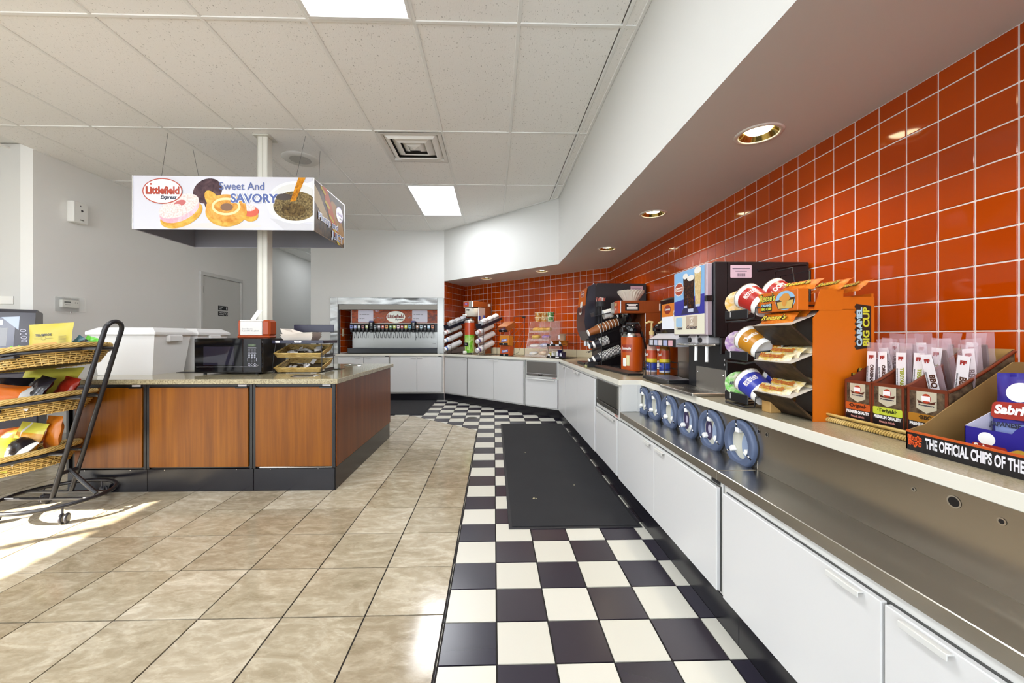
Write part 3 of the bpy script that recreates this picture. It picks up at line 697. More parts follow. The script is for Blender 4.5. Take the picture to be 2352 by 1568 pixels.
def waste(label, X, w, flap, txt):
    t = thing('waste_cabinet', label, 'cabinet', X=X, group='waste units with steel flaps')
    m = MB(CABW2); m.box(.002, 0, .118, w - .002, .5, .785, .002); m.build('body', t)
    m = MB(CABW); m.box(.012, -.02, .138, w - .012, -.004, .527, .002); d = m.build('door', t); m = MB(GAPSHADE); m.box(.009, -.004, .135, w - .009, -.0003, .53); m.build('gasket_or_gap_shade', d); pull(d, w / 2, .523, w / 2 - .05)  # the waste door gets the same dark frame as shade in its gap
    m = MB(flap); m.box(.03, -.012, .60, w - .03, -.001, .762, .002); m.build('flap', t)
    m = MB(flap); m.box(.03, -.016, .562, w - .03, -.001, .596, .002); s = m.build('sill', t)
    if txt: text(txt, .034, BLK, s, FF((w / 2, -.0166, .577)), .0016)
    else: m = MB(BLK); m.at(FF((w * .5, -.0166, .578))); m.rect(-.04, -.008, .04, .008); m.build('badge', s)
    m = MB(M('#c58f88', .5)); m.box(w - .11, -.0025, .54, w - .05, -.0006, .553); m.build('sticker', t)
waste('waste unit with dark steel flap beside the steel cup shelf', XRt(3.315), .6, m_steel('dark_flap_steel', '#5f5c57', .42, (3, 3, 200)), None)
waste('waste unit with pale steel flap in the angled counter', XAt(1.815), .575, m_steel('pale_flap_steel', '#9f9c99', .4, (3, 3, 200)), "BAG'S")
# toe kick
mb = MB(KICK); path = [(.892, .1), (.892, 5.245), (-.868, YF + .0), (NX0, YF + .0)]
solo_k = []
def kick(a, b):
    a = Vector(a); b = Vector(b); d = b - a; m = MB(KICK); L = d.length; n = max(1, round(L / 1.2))
    for i in range(n): m.box(i * L / n + .001, 0, 0, (i + 1) * L / n - .001, .012, .116, .002)
    return m
for n, (a, b) in enumerate((((.885, 5.25), (.885, .1)), ((-.868, YF + .0), (.888, 5.25)), ((NX0, YF + .0), (-.868, YF + .0)))):
    m = kick(a, b); d = Vector(b) - Vector(a); struct(m.build('trim_%d' % (n + 1), None, T(a[0], a[1], 0) @ R(math.degrees(math.atan2(d.y, d.x)), 'Z')))
# steel shelf with upstand
t = thing('steel_shelf', 'long stainless steel shelf with upstand below the snack counter', 'shelf', (.875, .1, .555))
def shelf_sec(y0, y1):
    m = MB(STEELY); m.box(0, y0 - .1 + .001, 0, .165, y1 - .1 - .001, .038, .002); m.build('shelf_section', t)
    m = MB(STEELY); m.box(.165, y0 - .1 + .001, 0, .172, y1 - .1 - .001, .229, .001); return m.build('upstand', t)
shelf_sec(.1, 1.512); shelf_sec(1.512, 2.69)
def hole(par, y, z, r, ringw=.003, m=None):
    mb = MB(m or CHROME); mb.at(FL((.1645, y - .1, z - .555))); mb.ring(0, 0, r + ringw, r + ringw, ringw, .0006, 20); mb.use(BLK); mb.ell(0, 0, r, r, .0004, 20); mb.build('fixing_hole', par)
for y, z, r in ((.855, .746, .011), (.772, .741, .005), (.94, .741, .0025), (1.505, .747, .006), (1.46, .745, .006), (1.63, .75, .009), (2.0, .75, .006)): hole(t, y, z, r)
# side of the higher counter block at the shelf's far end
mb = MB(CABW2); mb.box(.889, 2.694, .595, 1.03, 2.697, .784, .001); mb.box(1.0, 2.692, .595, 1.002, 2.694, .78); solo(mb, 'cabinet_end_panel', 'white end panel closing the steel shelf beside the waste unit', 'panel')
# cup dispensers
BLUE = M('#55627f', .5); BLUE2 = M('#46536f', .5)
cd0 = None
CD = [(1.605, 'cup dispenser with a wide open ring, nearest of the six blue ones', 0), (1.825, 'second nearest of the six blue cup dispensers, purple cups inside', 1), (2.045, 'third nearest of the six blue cup dispensers, purple cups inside', 1), (2.262, 'fourth nearest of the six blue cup dispensers', 0), (2.475, 'second farthest of the six blue cup dispensers', 0), (2.655, 'farthest of the six blue cup dispensers, beside the white end panel', 0)]
def dispenser(y, label, cups):
    t = thing('cup_dispenser', label, 'dispenser', X=FL((1.036, y, .672)), group='blue in-wall cup dispensers')   # local x -> -Y, y -> up, z -> -X
    r1, r2 = .098, .064
    if not cups: pass
    m = MB(BLUE); m.lathe([(r2, -.004), (r2, .016), (r2 + .006, .02), (r2 + .010, .018), (r2 + .013, .020), (r2 + .018, .018), (r2 + .021, .020), (r2 + .026, .018), (r1 - .003, .018), (r1, .012), (r1, -.004)], 56, capb=False, capt=False); m.build('collar', t)
    m = MB(BLKM); m.lathe([(r1 - .006, -.0045), (r1 + .003, -.0045), (r1 + .003, -.0005), (r1 - .006, -.0005)], 40, capb=False, capt=False); m.build('gasket_or_gap_shade', t)
    m = MB(M('#c9c9bc', .5)); m.lathe([(.0001, -.0015), (r2 + .002, -.0015)], 40, capb=False, capt=False); m.build('tube_back', t)
    m = MB(M('#8fa0bd', .5)); m.ell(.03, -.005, .03, .052, -.0008); m.build('tube_wall', t)
    for a in (95, 215, 335):
        ca, sa = math.cos(math.radians(a)), math.sin(math.radians(a))
        m = MB(WHT2); m.at(R(a, 'Z')); m.box(.045, -.011, -.001, .066, .011, .02, .003); m.build('finger', t)
        m = MB(BLKG); m.at(R(a, 'Z')); m.box(.068, -.002, .0183, .097, .002, .0205); m.build('slot', t)
        m = MB(CHROME); m.at(R(a, 'Z')); m.lathe([(.0001, .023), (.0045, .022), (.005, .018)], 10, capb=False, capt=False); m.v = [(x + .08 * ca, y_ + .08 * sa, z) for x, y_, z in m.v]; m.build('screw', t)
    if cups:
        m = MB(M('#3b2f52', .4)); m.ell(-.028, .0, .03, .05, -.0004); m.use(M('#b9b4c8', .4)); m.ell(-.024, .004, .012, .02, -.0002); m.build('cup_print', t)
for y, lb, c in CD: dispenser(y, lb, c)
# floor mats
def floor_mat(label, x0, y0, x1, y1):
    t = thing('floor_mat', label, 'mat', ((x0 + x1) / 2, (y0 + y1) / 2, 0)); w, d = (x1 - x0) / 2, (y1 - y0) / 2; rg = random.Random(3)
    m = MB(BLKM); m.box(-w, -d, .0006, w, d, .005, .002); m.build('rubber_edge', t)
    m = MB(MATM); m.box(-w + .02, -d + .02, .005, w - .02, d - .02, .0095, .003); m.build('carpet_pile', t); return t
fm = floor_mat('long black carpet mat on the checkered floor along the counter', .088, 2.262, .872, 4.98)
m = MB(M('#cfc5a0', .7)); 
for dx, dy in ((-.2, -.95), (-.19, -.955), (-.205, -.945), (.12, -.72), (-.18, .1), (-.21, -.952)): m.at(T(dx, dy, .0098)); m.lathe([(.004, 0), (.003, .002)], 6)
m.build('crumb', fm)
floor_mat('short black mat on the floor in front of the drinks fountain', -2.55, 5.6, -.99, 6.86)
m = MB(M('#5e5d59', .4, .7)); m.lathe([(.0001, .0016), (.07, .0016), (.072, .0004)], 28, capb=False, capt=False); solo(m, 'floor_drain', 'round grey floor drain cover in the checkered tiles', 'drain', T(-.30, 5.37, 0))
# ================================================================== ISLAND
IX0, IX1, IY0, IY1 = -3.05, -1.145, 2.88, 4.36
def isl_cab(label, x0, x1, dx0, dx1, chrome=False, end=False):
    t = thing('island_cabinet', label, 'cabinet', (x0, IY0, 0), 0, 'island cabinets'); w = x1 - x0
    m = MB(BLK); m.box(0, .004, .165, w, IY1 - IY0, .776, .002); m.build('body', t)
    m = MB(KICK); m.box(.001, -.004, 0, w - .001, IY1 - IY0 - .01, .163, .002); m.build('kick_plate', t)
    m = MB(BLK)
    for a in (0, w - .022): m.box(a, -.012, .165, a + .02, .003, .775, .002)
    m.box(.02, -.01, .757, w - .022, .003, .775, .002); m.build('frame', t)
    m = MB(WOODO); m.box(dx0 - x0, -.013, .178, dx1 - x0, .003, .752, .002); d = m.build('door', t)
    m = MB(BLK); m.box(dx1 - x0 - .09, -.02, .746, dx1 - x0 - .002, -.01, .756, .002); m.build('handle', d)
    m = MB(M('#b8b6b8', .4)); m.box(dx1 - x0 - .07, -.014, .758, dx1 - x0 - .01, -.0095, .772, .001); m.build('maker_plate', t)
    if chrome: m = MB(CHROME); m.box(dx0 - x0 + .03, -.016, .168, dx1 - x0, -.004, .176, .002); m.build('bottom_rail', t)
    if end:
        m = MB(WOODD); m.box(w - .004, .006, .17, w + .012, IY1 - IY0, .776, .002); m.build('end_panel', t)
        m = MB(KICK); m.box(w - .001, .0, 0, w + .004, IY1 - IY0, .165, .002); m.build('kick_plate', t)
        m = MB(BLK); m.box(w - .004, -.008, .165, w + .004, .006, .776); m.build('corner_strip', t)
    m = MB(CHROME)
    for a in (.12, w - .12): m.at(FF((a, -.0045, .157))); m.ell(0, 0, .003, .003, 0, 8)
    m.build('screw', t)
    return t
isl_cab('island cabinet with cherry door, half hidden by the basket cart', IX0, -2.49, -2.99, -2.52)
isl_cab('island cabinet with the widest cherry wood door, in the middle', -2.489, -1.74, -2.471, -1.773)
isl_cab('island cabinet with cherry door and chrome bottom rail, at the corner', -1.739, IX1 - .012, -1.721, -1.173, True, True)
m = MB(GRANITE); m.box(IX0 - .02, IY0 - .035, .777, IX1 + .02, IY1 + .06, .812, .003); solo(m, 'island_countertop', 'speckled beige quartz countertop on the wood island', 'countertop')
def chute(label, x, y):
    m = MB(CHROME); m.lathe([(.078, -.03), (.08, .0015), (.086, .004), (.098, .003), (.1, .0005)], 40, capb=False, capt=False); m.use(BLK); m.lathe([(.0001, .0008), (.08, .0008)], 30, capb=False, capt=False)
    solo(m, 'waste_hole_ring', label, 'ring', T(x, y, .812), 'chrome waste rings in the countertop')
chute('chrome waste ring near the front edge of the island countertop', -1.475, 3.09); chute('chrome waste ring at the far end of the island countertop', -1.485, 4.2)
m = MB(BLKG); m.box(-.075, -.05, 0, .075, .05, .006, .002); solo(m, 'flat_black_plate', 'thin flat black plate lying on the island countertop', 'plate', T(-1.49, 3.70, .812))
m = MB(BLKM); m.box(-.12, -.03, 0, .1, .03, .004, .001); solo(m, 'black_folder', 'flat black strip lying between the bins and the microwave', 'strip', T(-2.56, 3.40, .812))
# white lidded bins
BINW = M('#d6d6d6', .5)
def bin_(label, x, y, rz):
    t = thing('storage_bin', label, 'bin', (x, y, .812), rz, 'white lidded bins on the island')
    m = MB(BINW)
    def fr(z0, w0, d0, z1, w1, d1, top=False):
        vs = [(sx * w0, sy * d0, z0) for sx, sy in ((-1, -1), (1, -1), (1, 1), (-1, 1))] + [(sx * w1, sy * d1, z1) for sx, sy in ((-1, -1), (1, -1), (1, 1), (-1, 1))]
        m.add(vs, [(0, 1, 5, 4), (1, 2, 6, 5), (2, 3, 7, 6), (3, 0, 4, 7), (3, 2, 1, 0)] + ([(4, 5, 6, 7)] if top else []))
    fr(0, .205, .165, .335, .245, .195); m.build('tub', t)
    m = MB(BINW)
    for sx in (-1, 1): m.box(sx * .236, -.075, .262, sx * .268, .075, .318, .008)
    m.build('grip', t)
    m = MB(BINW); m.box(-.262, -.212, .318, .262, .212, .346, .005); vs = [(sx * .258, sy * .208, .345) for sx, sy in ((-1, -1), (1, -1), (1, 1), (-1, 1))] + [(sx * .205, sy * .16, .378) for sx, sy in ((-1, -1), (1, -1), (1, 1), (-1, 1))]
    m.add(vs, [(0, 1, 5, 4), (1, 2, 6, 5), (2, 3, 7, 6), (3, 0, 4, 7), (4, 5, 6, 7)]); m.build('lid', t)
bin_('white plastic bin with lid, the one in front beside the basket cart', -2.935, 3.35, 2); bin_('white plastic bin with lid standing behind the front one', -2.93, 3.82, -1)
# microwave
mw = thing('microwave', 'black countertop microwave oven on the island', 'microwave', (-2.405, 3.20, .812))
W_, D_, H_ = .535, .37, .292
m = MB(BLK); m.box(0, .02, .014, W_, D_, H_, .004); m.build('body', mw)
m = MB(M('#0b0b0e', .08)); m.box(0, 0, .014, .385, .02, H_ - .002, .004); dr = m.build('door', mw)
m = MB(M('#23212c', .03)); m.box(.075, -.002, .075, .315, .001, .225, .001); m.build('window', dr)
m = MB(M('#0e0d14', .08)); m.box(.386, 0, .014, W_, .02, H_ - .002, .004); cp = m.build('control_panel', mw)
m = MB(M('#a9a9b2', .2, .8)); m.tube([(.02, -.003, .062), (.46, -.003, .062), (.50, -.003, .066), (.515, -.003, .078)], .0022, 6); m.build('trim_line', mw)
m = MB(M('#3c4a34', .3)); m.at(FF((.458, -.0006, .235))); m.rect(-.03, -.01, .03, .01); m.build('display', cp)
text('12:00', .016, M('#6d7f5a', .4), cp, FF((.458, -.001, .235)))
m = MB(M('#c9c9d6', .4)); m.at(FF((.458, -.0006, 0)))
for r_ in range(2):
    for c_ in range(3): m.rect(-.03 + c_ * .022, .195 - r_ * .016, -.014 + c_ * .022, .2 - r_ * .016)
for y_ in (.216, .172, .211): m.rect(-.034, y_, .034, y_ + .0015)
for r_ in range(2):
    for c_ in range(3): m.rect(-.028 + c_ * .022, .155 - r_ * .016, -.016 + c_ * .022, .160 - r_ * .016)
for r_ in range(4):
    for c_ in range(3): m.ell(-.022 + c_ * .022, .125 - r_ * .017, .003, .003, 0, 8)
m.ring(-.022, .078, .011, .009, .0015, 0, 16); m.ring(.024, .078, .011, .009, .0015, 0, 16)
for sx in (-1, 1): m.rect(sx * .034 - .0008, .105, sx * .034 + .0008, .135)
m.build('key_symbol', cp)
m = MB(BLKM)
for x_ in (.06, W_ - .06):
    for y_ in (.04, D_ - .05): m.cyl((x_, y_, 0), (x_, y_, .016), .012, 10)
stuff(m.build('foot', mw))
# napkin dispenser
nd = thing('napkin_dispenser', 'orange napkin dispenser standing on top of the microwave', 'dispenser', (-2.135, 3.30, .812 + H_))
NO = M('#983c10', .35)
m = MB(NO); m.box(0, 0, 0, .27, .11, .022, .008); m.box(0, .012, .02, .03, .105, .15, .01); m.box(.205, 0, .02, .272, .11, .152, .014); m.box(.02, .09, .02, .21, .105, .15, .004); m.build('housing', nd)
m = MB(M('#d4d2ce', .15)); m.box(.026, .006, .024, .206, .012, .14, .003); fp2 = m.build('front_window', nd)
for st_, z_, s_ in (('Good for you,', .078, .016), ('& good for the planet', .062, .016)): text(st_, s_, M('#8b8b8b', .5), fp2, FF((.04, .0052, z_)), .0003, 'LEFT')
m = MB(WHITE); m.at(FF((.05, .0053, .112))); m.rect(-.012, -.008, .012, .008); m.build('label_sticker', fp2)
m = MB(M('#d9d7d3', .3)); m.box(.02, .008, .14, .21, .1, .152, .004); m.build('top_plate', nd)
m = MB(WHT2)
def nap(u, v): return (.08 + .05 * u + .055 * v, .05 + .012 * math.sin(u * 5) + .01 * v, .15 + .088 * v)
m.grid(nap, 6, 6); m.grid(lambda u, v: (lambda p: (p[0], p[1] + .003, p[2]))(nap(1 - u, v)), 6, 6); m.build('napkin', nd)
m = MB(BLKM); m.box(-.012, .04, 0, 0, .1, .05, .003); m.build('side_clip', nd)
# two-tier condiment rack with wicker baskets
def wave_rect(m, w, d, z, r, amp, ph, nst=9, corner=.015, steps=None):     # one willow strand woven round a rectangular basket
    pts = []; per = [(-w, -d), (w, -d), (w, d), (-w, d)]; k = 0
    for i in range(4):
        a = Vector(per[i] + (0,)); b = Vector(per[(i + 1) % 4] + (0,)); L = (b - a).length; n = max(4, int(L / .016)); nrm = Vector(((b - a).y, -(b - a).x, 0)).normalized()
        for j in range(n):
            p = a.lerp(b, j / n) + nrm * amp * math.sin(math.pi * (k + ph)); k += .5; pts.append((p.x, p.y, z))
    m.tube(pts, r, 4, True)
def wicker_rect(par, name, w, d, h, flare=.012, rows_=None, r=.0036, lowf=0.):
    rows_ = rows_ or max(3, int(h / (r * 1.9)))
    m = MB(WICK)
    for i in range(rows_):
        f = i / max(1, rows_ - 1); wave_rect(m, w - flare * (1 - f), d - flare * (1 - f), .004 + f * (h - .006), r, .0016, i % 2)
    wv = m.build('weave', par) if name is None else m.build(name, par)
    m = MB(WICKD); m.box(-w + flare + .002, -d + flare + .002, .001, w - flare - .002, d - flare - .002, .005); 
    for sx, sy, ex, ey in ((-1, -1, 1, -1), (1, -1, 1, 1), (1, 1, -1, 1), (-1, 1, -1, -1)):
        a = (sx * (w - flare - .001), sy * (d - flare - .001), .003); b = (ex * (w - flare - .001), ey * (d - flare - .001), .003); c = (ex * (w - .002), ey * (d - .002), h - .004); e_ = (sx * (w - .002), sy * (d - .002), h - .004)
        m.add([a, b, c, e_], [(0, 1, 2, 3)])
    m.build('lining', par)
    m = MB(WICK)
    for o, zz in ((0, h), (.004, h - .003)): wave_rect(m, w + .003 - o, d + .003 - o, zz, r * 1.25, .0012, .3 + o * 100)
    m.build('rim', par); return wv
rk = thing('condiment_rack', 'black wire two-tier rack holding wicker condiment baskets on the island', 'rack', (-1.64, 3.44, .812))
m = MB(BLK)
for sx in (-1, 1):
    m.tube([(sx * .19, -.11, .245), (sx * .2, -.125, .12), (sx * .205, -.14, .01), (sx * .16, -.13, .002), (sx * .16, .12, .002), (sx * .2, .12, .01), (sx * .19, .13, .12), (sx * .185, .14, .245)], .0032, 6)
m.build('wire_frame', rk)
for z in (.005, .128):
    m = MB(BLK)
    for a in (-.1, .13): m.tube([(-.205, a, z + .01), (.205, a, z + .01)], .003, 5)
    for sx in (-1, 1): m.tube([(sx * .2, -.13, z + .01), (sx * .2, .14, z + .01)], .003, 5)
    m.box(.195, -.06, z, .2, .11, z + .03); m.build('tier_frame', rk)
m = MB(NAVY); m.box(-.215, -.12, .248, .215, .16, .253, .001); m.box(-.215, -.125, .248, .215, -.118, .275, .002); m.box(.209, -.125, .248, .215, .16, .275, .002); tp = m.build('top_tray', rk)
m = MB(WHITE); m.at(FF((0, -.1256, .262))); m.rrect(-.185, -.009, -.15, .009, .003); m.rrect(-.03, -.008, .03, .008, .007); m.build('label_sticker', tp)
text('Lids', .013, INK, tp, FF((0, -.1262, .261)), .0004, shear=.2)
def packets(par_loc, X, n, w, d, seed, label, cat='packets'):
    rg = random.Random(seed); out = []
    for i in range(n):
        m = MB(); c = rg.choice(['#c9c6c2', '#d8d6d2', '#b9b4ae', '#e2e0dc'])
        pillow(m, .034, .052, .006, M(c, .4), None, 4, 5, seed * 50 + i, .1, .0015)
        x, y, z = rg.uniform(-w, w), rg.uniform(-d, d), .012 + .005 * i / max(1, n) * 6
        t = X @ T(x, y, z) @ R(rg.uniform(0, 180), 'Z') @ R(rg.uniform(-35, 35), 'X') @ R(rg.uniform(-25, 25), 'Y')
        solo(m, 'condiment_packet', label, cat, t, label)
for z, lb, pl in ((.138, 'upper wicker basket of condiment packets in the island rack', 'small pale condiment packet in the upper island basket'), (.016, 'lower wicker basket of condiment packets in the island rack', 'small pale condiment packet in the lower island basket')):
    X = T(-1.64, 3.44, .812 + z + .02) @ R(15, 'X')
    b = thing('condiment_basket', lb, 'basket', X=X, group='wicker baskets in the island rack'); wicker_rect(b, None, .19, .125, .042, .012, r=.0034)
    packets(b, X @ T(0, .0, 0), 18 if z > .1 else 11, .12, .07, int(z * 1000), pl, 'packet')
# sign holder behind the rack and paper trays on top
m = MB(NAVY); m.box(-.18, 0, 0, .18, .006, .066, .006); m.box(.02, .002, -.155, .04, .005, .0); solo(m, 'menu_plate', 'blank dark blue plate standing up behind the paper trays', 'sign', T(-1.63, 3.585, 1.158))
for i in range(3):
    m = MB(M('#ddd5cb', .6)); w0, d0, w1, d1, h = .1, .06, .135, .09, .045
    n = 10
    def rim(u, v, k=i):
        a = u * 4; s = int(a) % 4; f = a - int(a); c0 = [(-1, -1), (1, -1), (1, 1), (-1, 1)][s]; c1 = [(-1, -1), (1, -1), (1, 1), (-1, 1)][(s + 1) % 4]
        x = c0[0] + (c1[0] - c0[0]) * f; y = c0[1] + (c1[1] - c0[1]) * f
        zz = h * v * (1 + .25 * (abs(x) if s % 2 == 0 else 1) * v) + (.03 * v * v * max(0, -x) if k == 2 else 0)
        return (x * (w0 + (w1 - w0) * v), y * (d0 + (d1 - d0) * v), zz)
    m.grid(rim, 24, 3, False, True); m.grid(lambda u, v: (lambda p: (p[0] * .985, p[1] * .985, p[2] + .001))(rim(1 - u, v)), 24, 3, False, True); m.box(-w0, -d0, 0, w0, d0, .0015)
    solo(m, 'paper_tray', ['bottom paper food tray of the stack on the condiment rack', 'middle paper food tray of the stack on the condiment rack', 'top paper food tray with raised corner on the condiment rack'][i], 'tray', T(-1.665, 3.43, .812 + .254 + .016 * i), 'paper food trays')
# ================================================================== LEFT WALL ITEMS, ATM
def box_on_left(name, label, cat, y0, y1, z0, z1, d): return thing(name, label, cat, (XL, y0, z0))
t = thing('wall_sensor_box', 'small white box with a key slot high on the left wall', 'sensor', (XL, 4.285, 2.345))
m = MB(M('#e2e2de', .4)); m.box(0, 0, 0, .075, .15, .225, .006); m.build('housing', t)
m = MB(DGREY); m.at(FR((.0756, .075, 0))); m.rrect(-.01, .175, .0, .19, .003); m.ell(.01, .135, .012, .012); m.build('lens', t)
m = MB(CHR2); m.box(.075, .06, .03, .082, .1, .04, .002); m.build('latch', t)
t = thing('thermostat', 'thermostat inside a clear plastic guard on the left wall', 'thermostat', (XL, 4.17, 1.38))
GLS = M('#ffffff', .03, trans=1.0, alpha=.18)
m = MB(M('#e9ebe8', .05, alpha=.22)); m.box(0, 0, 0, .07, .246, .155, .006); m.build('clear_guard', t)
m = MB(M('#d8d8cf', .5)); m.box(.002, .04, .045, .035, .21, .125, .004); b_ = m.build('thermostat_body', t)
m = MB(M('#3a3c34', .3)); m.at(FR((.0354, 0, 0))); m.rect(.06, .092, .125, .11); m.build('display', b_)
m = MB(DGREY); m.at(FR((.0354, 0, 0)))
for y_, z_ in ((.17, .1), (.19, .1)): m.ell(y_, z_, .006, .006, 0, 10)
for i in range(3): m.rect(.07 + i * .018, .072, .082 + i * .018, .078)
m.build('button', b_)
m = MB(CHR2); m.cyl((.04, .12, -.012), (.04, .12, .004), .008, 10); m.build('lock', t)
m = MB(M('#e4e3dd', .4)); m.box(-.17, -.012, -.04, 0, 0, .04, .004); t = solo(m, 'wall_plate', 'white blank cover plate on the wall above the cash machine', 'plate', T(-4.73, 3.98, 1.475))
atm = thing('cash_machine', 'dark navy cash machine behind the basket cart at the left edge', 'cash machine', (-4.07, 3.60, 0), 42)
ATB = M('#17152a', .3)
m = MB(M('#2a2730', .45)); m.box(-.5, 0, 0, .0, .5, .86, .01); m.build('cabinet', atm)
m = MB(M('#34303a', .4)); m.box(-.47, -.012, .55, -.02, .0, .80, .006); pn = m.build('service_panel', atm)
m = MB(CHROME); m.at(FF((-.05, -.0126, .76))); m.ell(0, 0, .012, .012); m.build('lock', pn)
m = MB(BLK); m.at(FF((-.26, -.0128, .74))); m.rrect(-.11, -.07, .11, .03, .04); m.use(M('#3a3450', .3)); m.ell(0, -.02, .06, .04, .0006); m.build('cash_tray', pn)
m = MB(BLKM); m.box(-.49, -.10, .86, .02, .4, .95, .02); m.build('keypad_shelf', atm)
# sloping head
hd = [(-.02, .94), (-.09, .95), (.06, 1.33), (.12, 1.36), (.45, 1.34), (.45, .94)]
m = MB(ATB); m.at(Matrix(((0, 0, 1, -.47), (1, 0, 0, 0), (0, 1, 0, 0), (0, 0, 0, 1)))); m.prism(hd, 0, .45); h_ = m.build('head', atm)
fr_ = frame((-.47, -.0915, .95), (1, 0, 0), (0, .15, .38))
m = MB(M('#2e3350', .2)); m.at(fr_); m.rect(.03, .05, .34, .36, .001); m.use(M('#8d9db6', .2)); m.poly([(.26, .36), (.36, .37), (.36, .24)], .0016); m.use(M('#12101c', .1)); m.rect(.04, .09, .3, .26, .0022); m.use(M('#dcdcea', .3)); m.rect(.1, .285, .27, .335, .002); m.build('screen', h_)
text('ATM', .05, M('#f2f2f6', .4), h_, fr_ @ T(.19, .31, .0028), .003)
m = MB(M('#d8d8ee', .3)); m.at(fr_)
for i in range(4): m.ring(.385 + i * .004, .235 - i * .032, .018, .012, .003, .002, 14)
m.rect(.30, .055, .37, .068, .002); m.build('side_key', h_)
# ================================================================== BASKET CART
CCX, CCY = -2.79, 2.57
ct = thing('basket_cart', 'black tubular display cart on casters with three tilted basket hoops', 'cart', (CCX, CCY, 0))
CTB = M('#1b1b20', .35)
def arc(cx, cy, r, z, a0, a1, n=28): return [(cx + r * math.cos(math.radians(a0 + (a1 - a0) * i / n)), cy + r * math.sin(math.radians(a0 + (a1 - a0) * i / n)), z) for i in range(n + 1)]
m = MB(CTB); m.tube(arc(0, 0, .27, .105, 0, 360, 44)[:-1], .0125, 8, True); m.build('base_ring', ct)
for y_ in (-.055, .055):
    xx = math.sqrt(.27 ** 2 - y_ ** 2); m = MB(CTB); m.box(-xx, y_ - .009, .098, xx, y_ + .009, .113, .003); m.build('base_bar', ct)
LT = lambda z: .03 + (z - .105) * .305             # x of the leaning tubes
hp = [(LT(.11), -.055, .11), (LT(1.16), -.055, 1.16)]
loop = [(LT(1.16 + .05 * math.sin(a)), -.055 * math.cos(a), 1.16 + .055 * math.sin(a)) for a in [math.pi * i / 10 for i in range(11)]]
m = MB(CTB); m.tube([hp[0]] + loop + [(LT(.11), .055, .11)], .0135, 8); m.build('handle_tube', ct)
m = MB(CTB); m.tube([(LT(.26), 0, .27), (.245, 0, .115)], .0125, 8); m.tube([(LT(.26), -.055, .26), (LT(.26), .055, .26)], .012, 8); m.build('brace', ct)
for a in (-38, 85, 215, 150):
    c_, s_ = math.cos(math.radians(a)), math.sin(math.radians(a)); m = MB(DGREY)
    m.cyl((.265 * c_, .265 * s_, .05), (.265 * c_, .265 * s_, .1), .006, 8); cst = m.build('caster', ct)
    m = MB(M('#3b3b42', .4)); X = T(.265 * c_ + .012, .265 * s_, .031) @ R(a * 1.7, 'Z') @ R(90, 'X')
    for zz in (-.018, .006): m.at(X @ T(0, 0, zz)); m.lathe([(.016, 0), (.028, .0), (.031, .003), (.031, .009), (.028, .012), (.016, .012)], 20)
    m.build('wheel', cst)
BK = [(-.06, 1.0), (-.16, .69), (-.265, .34)]       # basket centres relative to the cart
TILT = -8.5
def wave_ring(m, R_, z, r, amp, ph, nst, sc=1.):
    pts = []; n = nst * 4
    for i in range(n): a = 2 * math.pi * i / n; rr = R_ + amp * math.cos(math.pi * (i / 4 * 2 + ph)) * (1 if True else 0); pts.append((rr * math.cos(a), rr * math.sin(a), z))
    m.tube(pts, r, 4, True)
def round_basket(label, X, R0=.225, R1=.285, h=.1):
    b = thing('wicker_basket', label, 'basket', X=X, group='round wicker baskets of the cart')
    m = MB(WICK); nr = 8
    for i in range(nr): f = i / (nr - 1); wave_ring(m, R0 + (R1 - R0) * f, .006 + f * (h - .012), .0056, .0075, i % 2, 26)
    m.build('weave', b)
    m = MB(WICK)
    for k in range(52):
        a = 2 * math.pi * k / 52; m.cyl(((R0 - .004) * math.cos(a), (R0 - .004) * math.sin(a), 0), ((R1 - .004) * math.cos(a), (R1 - .004) * math.sin(a), h), .004, 5)
    stuff(m.build('stake', b))
    m = MB(WICKD); m.lathe([(.0001, .006), (R0 - .012, .006), (R1 - .012, h - .006)], 36, capb=False, capt=False); m.build('lining', b)
    m = MB(WICK)
    for k in range(7):
        pts = []
        for i in range(72):
            a = 2 * math.pi * i / 72; q_ = 7 * a + 2 * math.pi * k / 7; rr = R1 + .002 + .013 * math.cos(q_); pts.append((rr * math.cos(a), rr * math.sin(a), h + .006 + .012 * math.sin(q_)))
        m.tube(pts, .0055, 4, True)
    m.build('braided_rim', b); return b
BX = []
for i, ((bx, bz), lb) in enumerate(zip(BK, ('top wicker basket of the cart, holding the yellow pouch', 'middle wicker basket of the cart, full of chip bags', 'bottom wicker basket of the cart, with yellow chip bags'))):
    HT = T(bx, 0, bz) @ R(TILT, 'Y')
    m = MB(CTB); m.at(HT); m.tube(arc(0, 0, .288, 0, 0, 360, 48)[:-1], .0105, 8, True); m.build('basket_hoop', ct)
    p = HT @ Vector((.288, 0, 0)); 
    for sy in (-1, 1): m = MB(CTB); m.tube([(p.x - .02, sy * .06, p.z), (LT(p.z), sy * .055, p.z)], .01, 6); m.build('hoop_bracket', ct)
    m = MB(CTB); m.at(HT); m.box(.06, -.30, -.028, .15, -.27, -.012, .003); m.build('stop_plate', ct)
    X = T(CCX, CCY, 0) @ HT @ T(0, 0, -.078); BX.append(X @ T(0, 0, 0)); round_basket(lb, X)
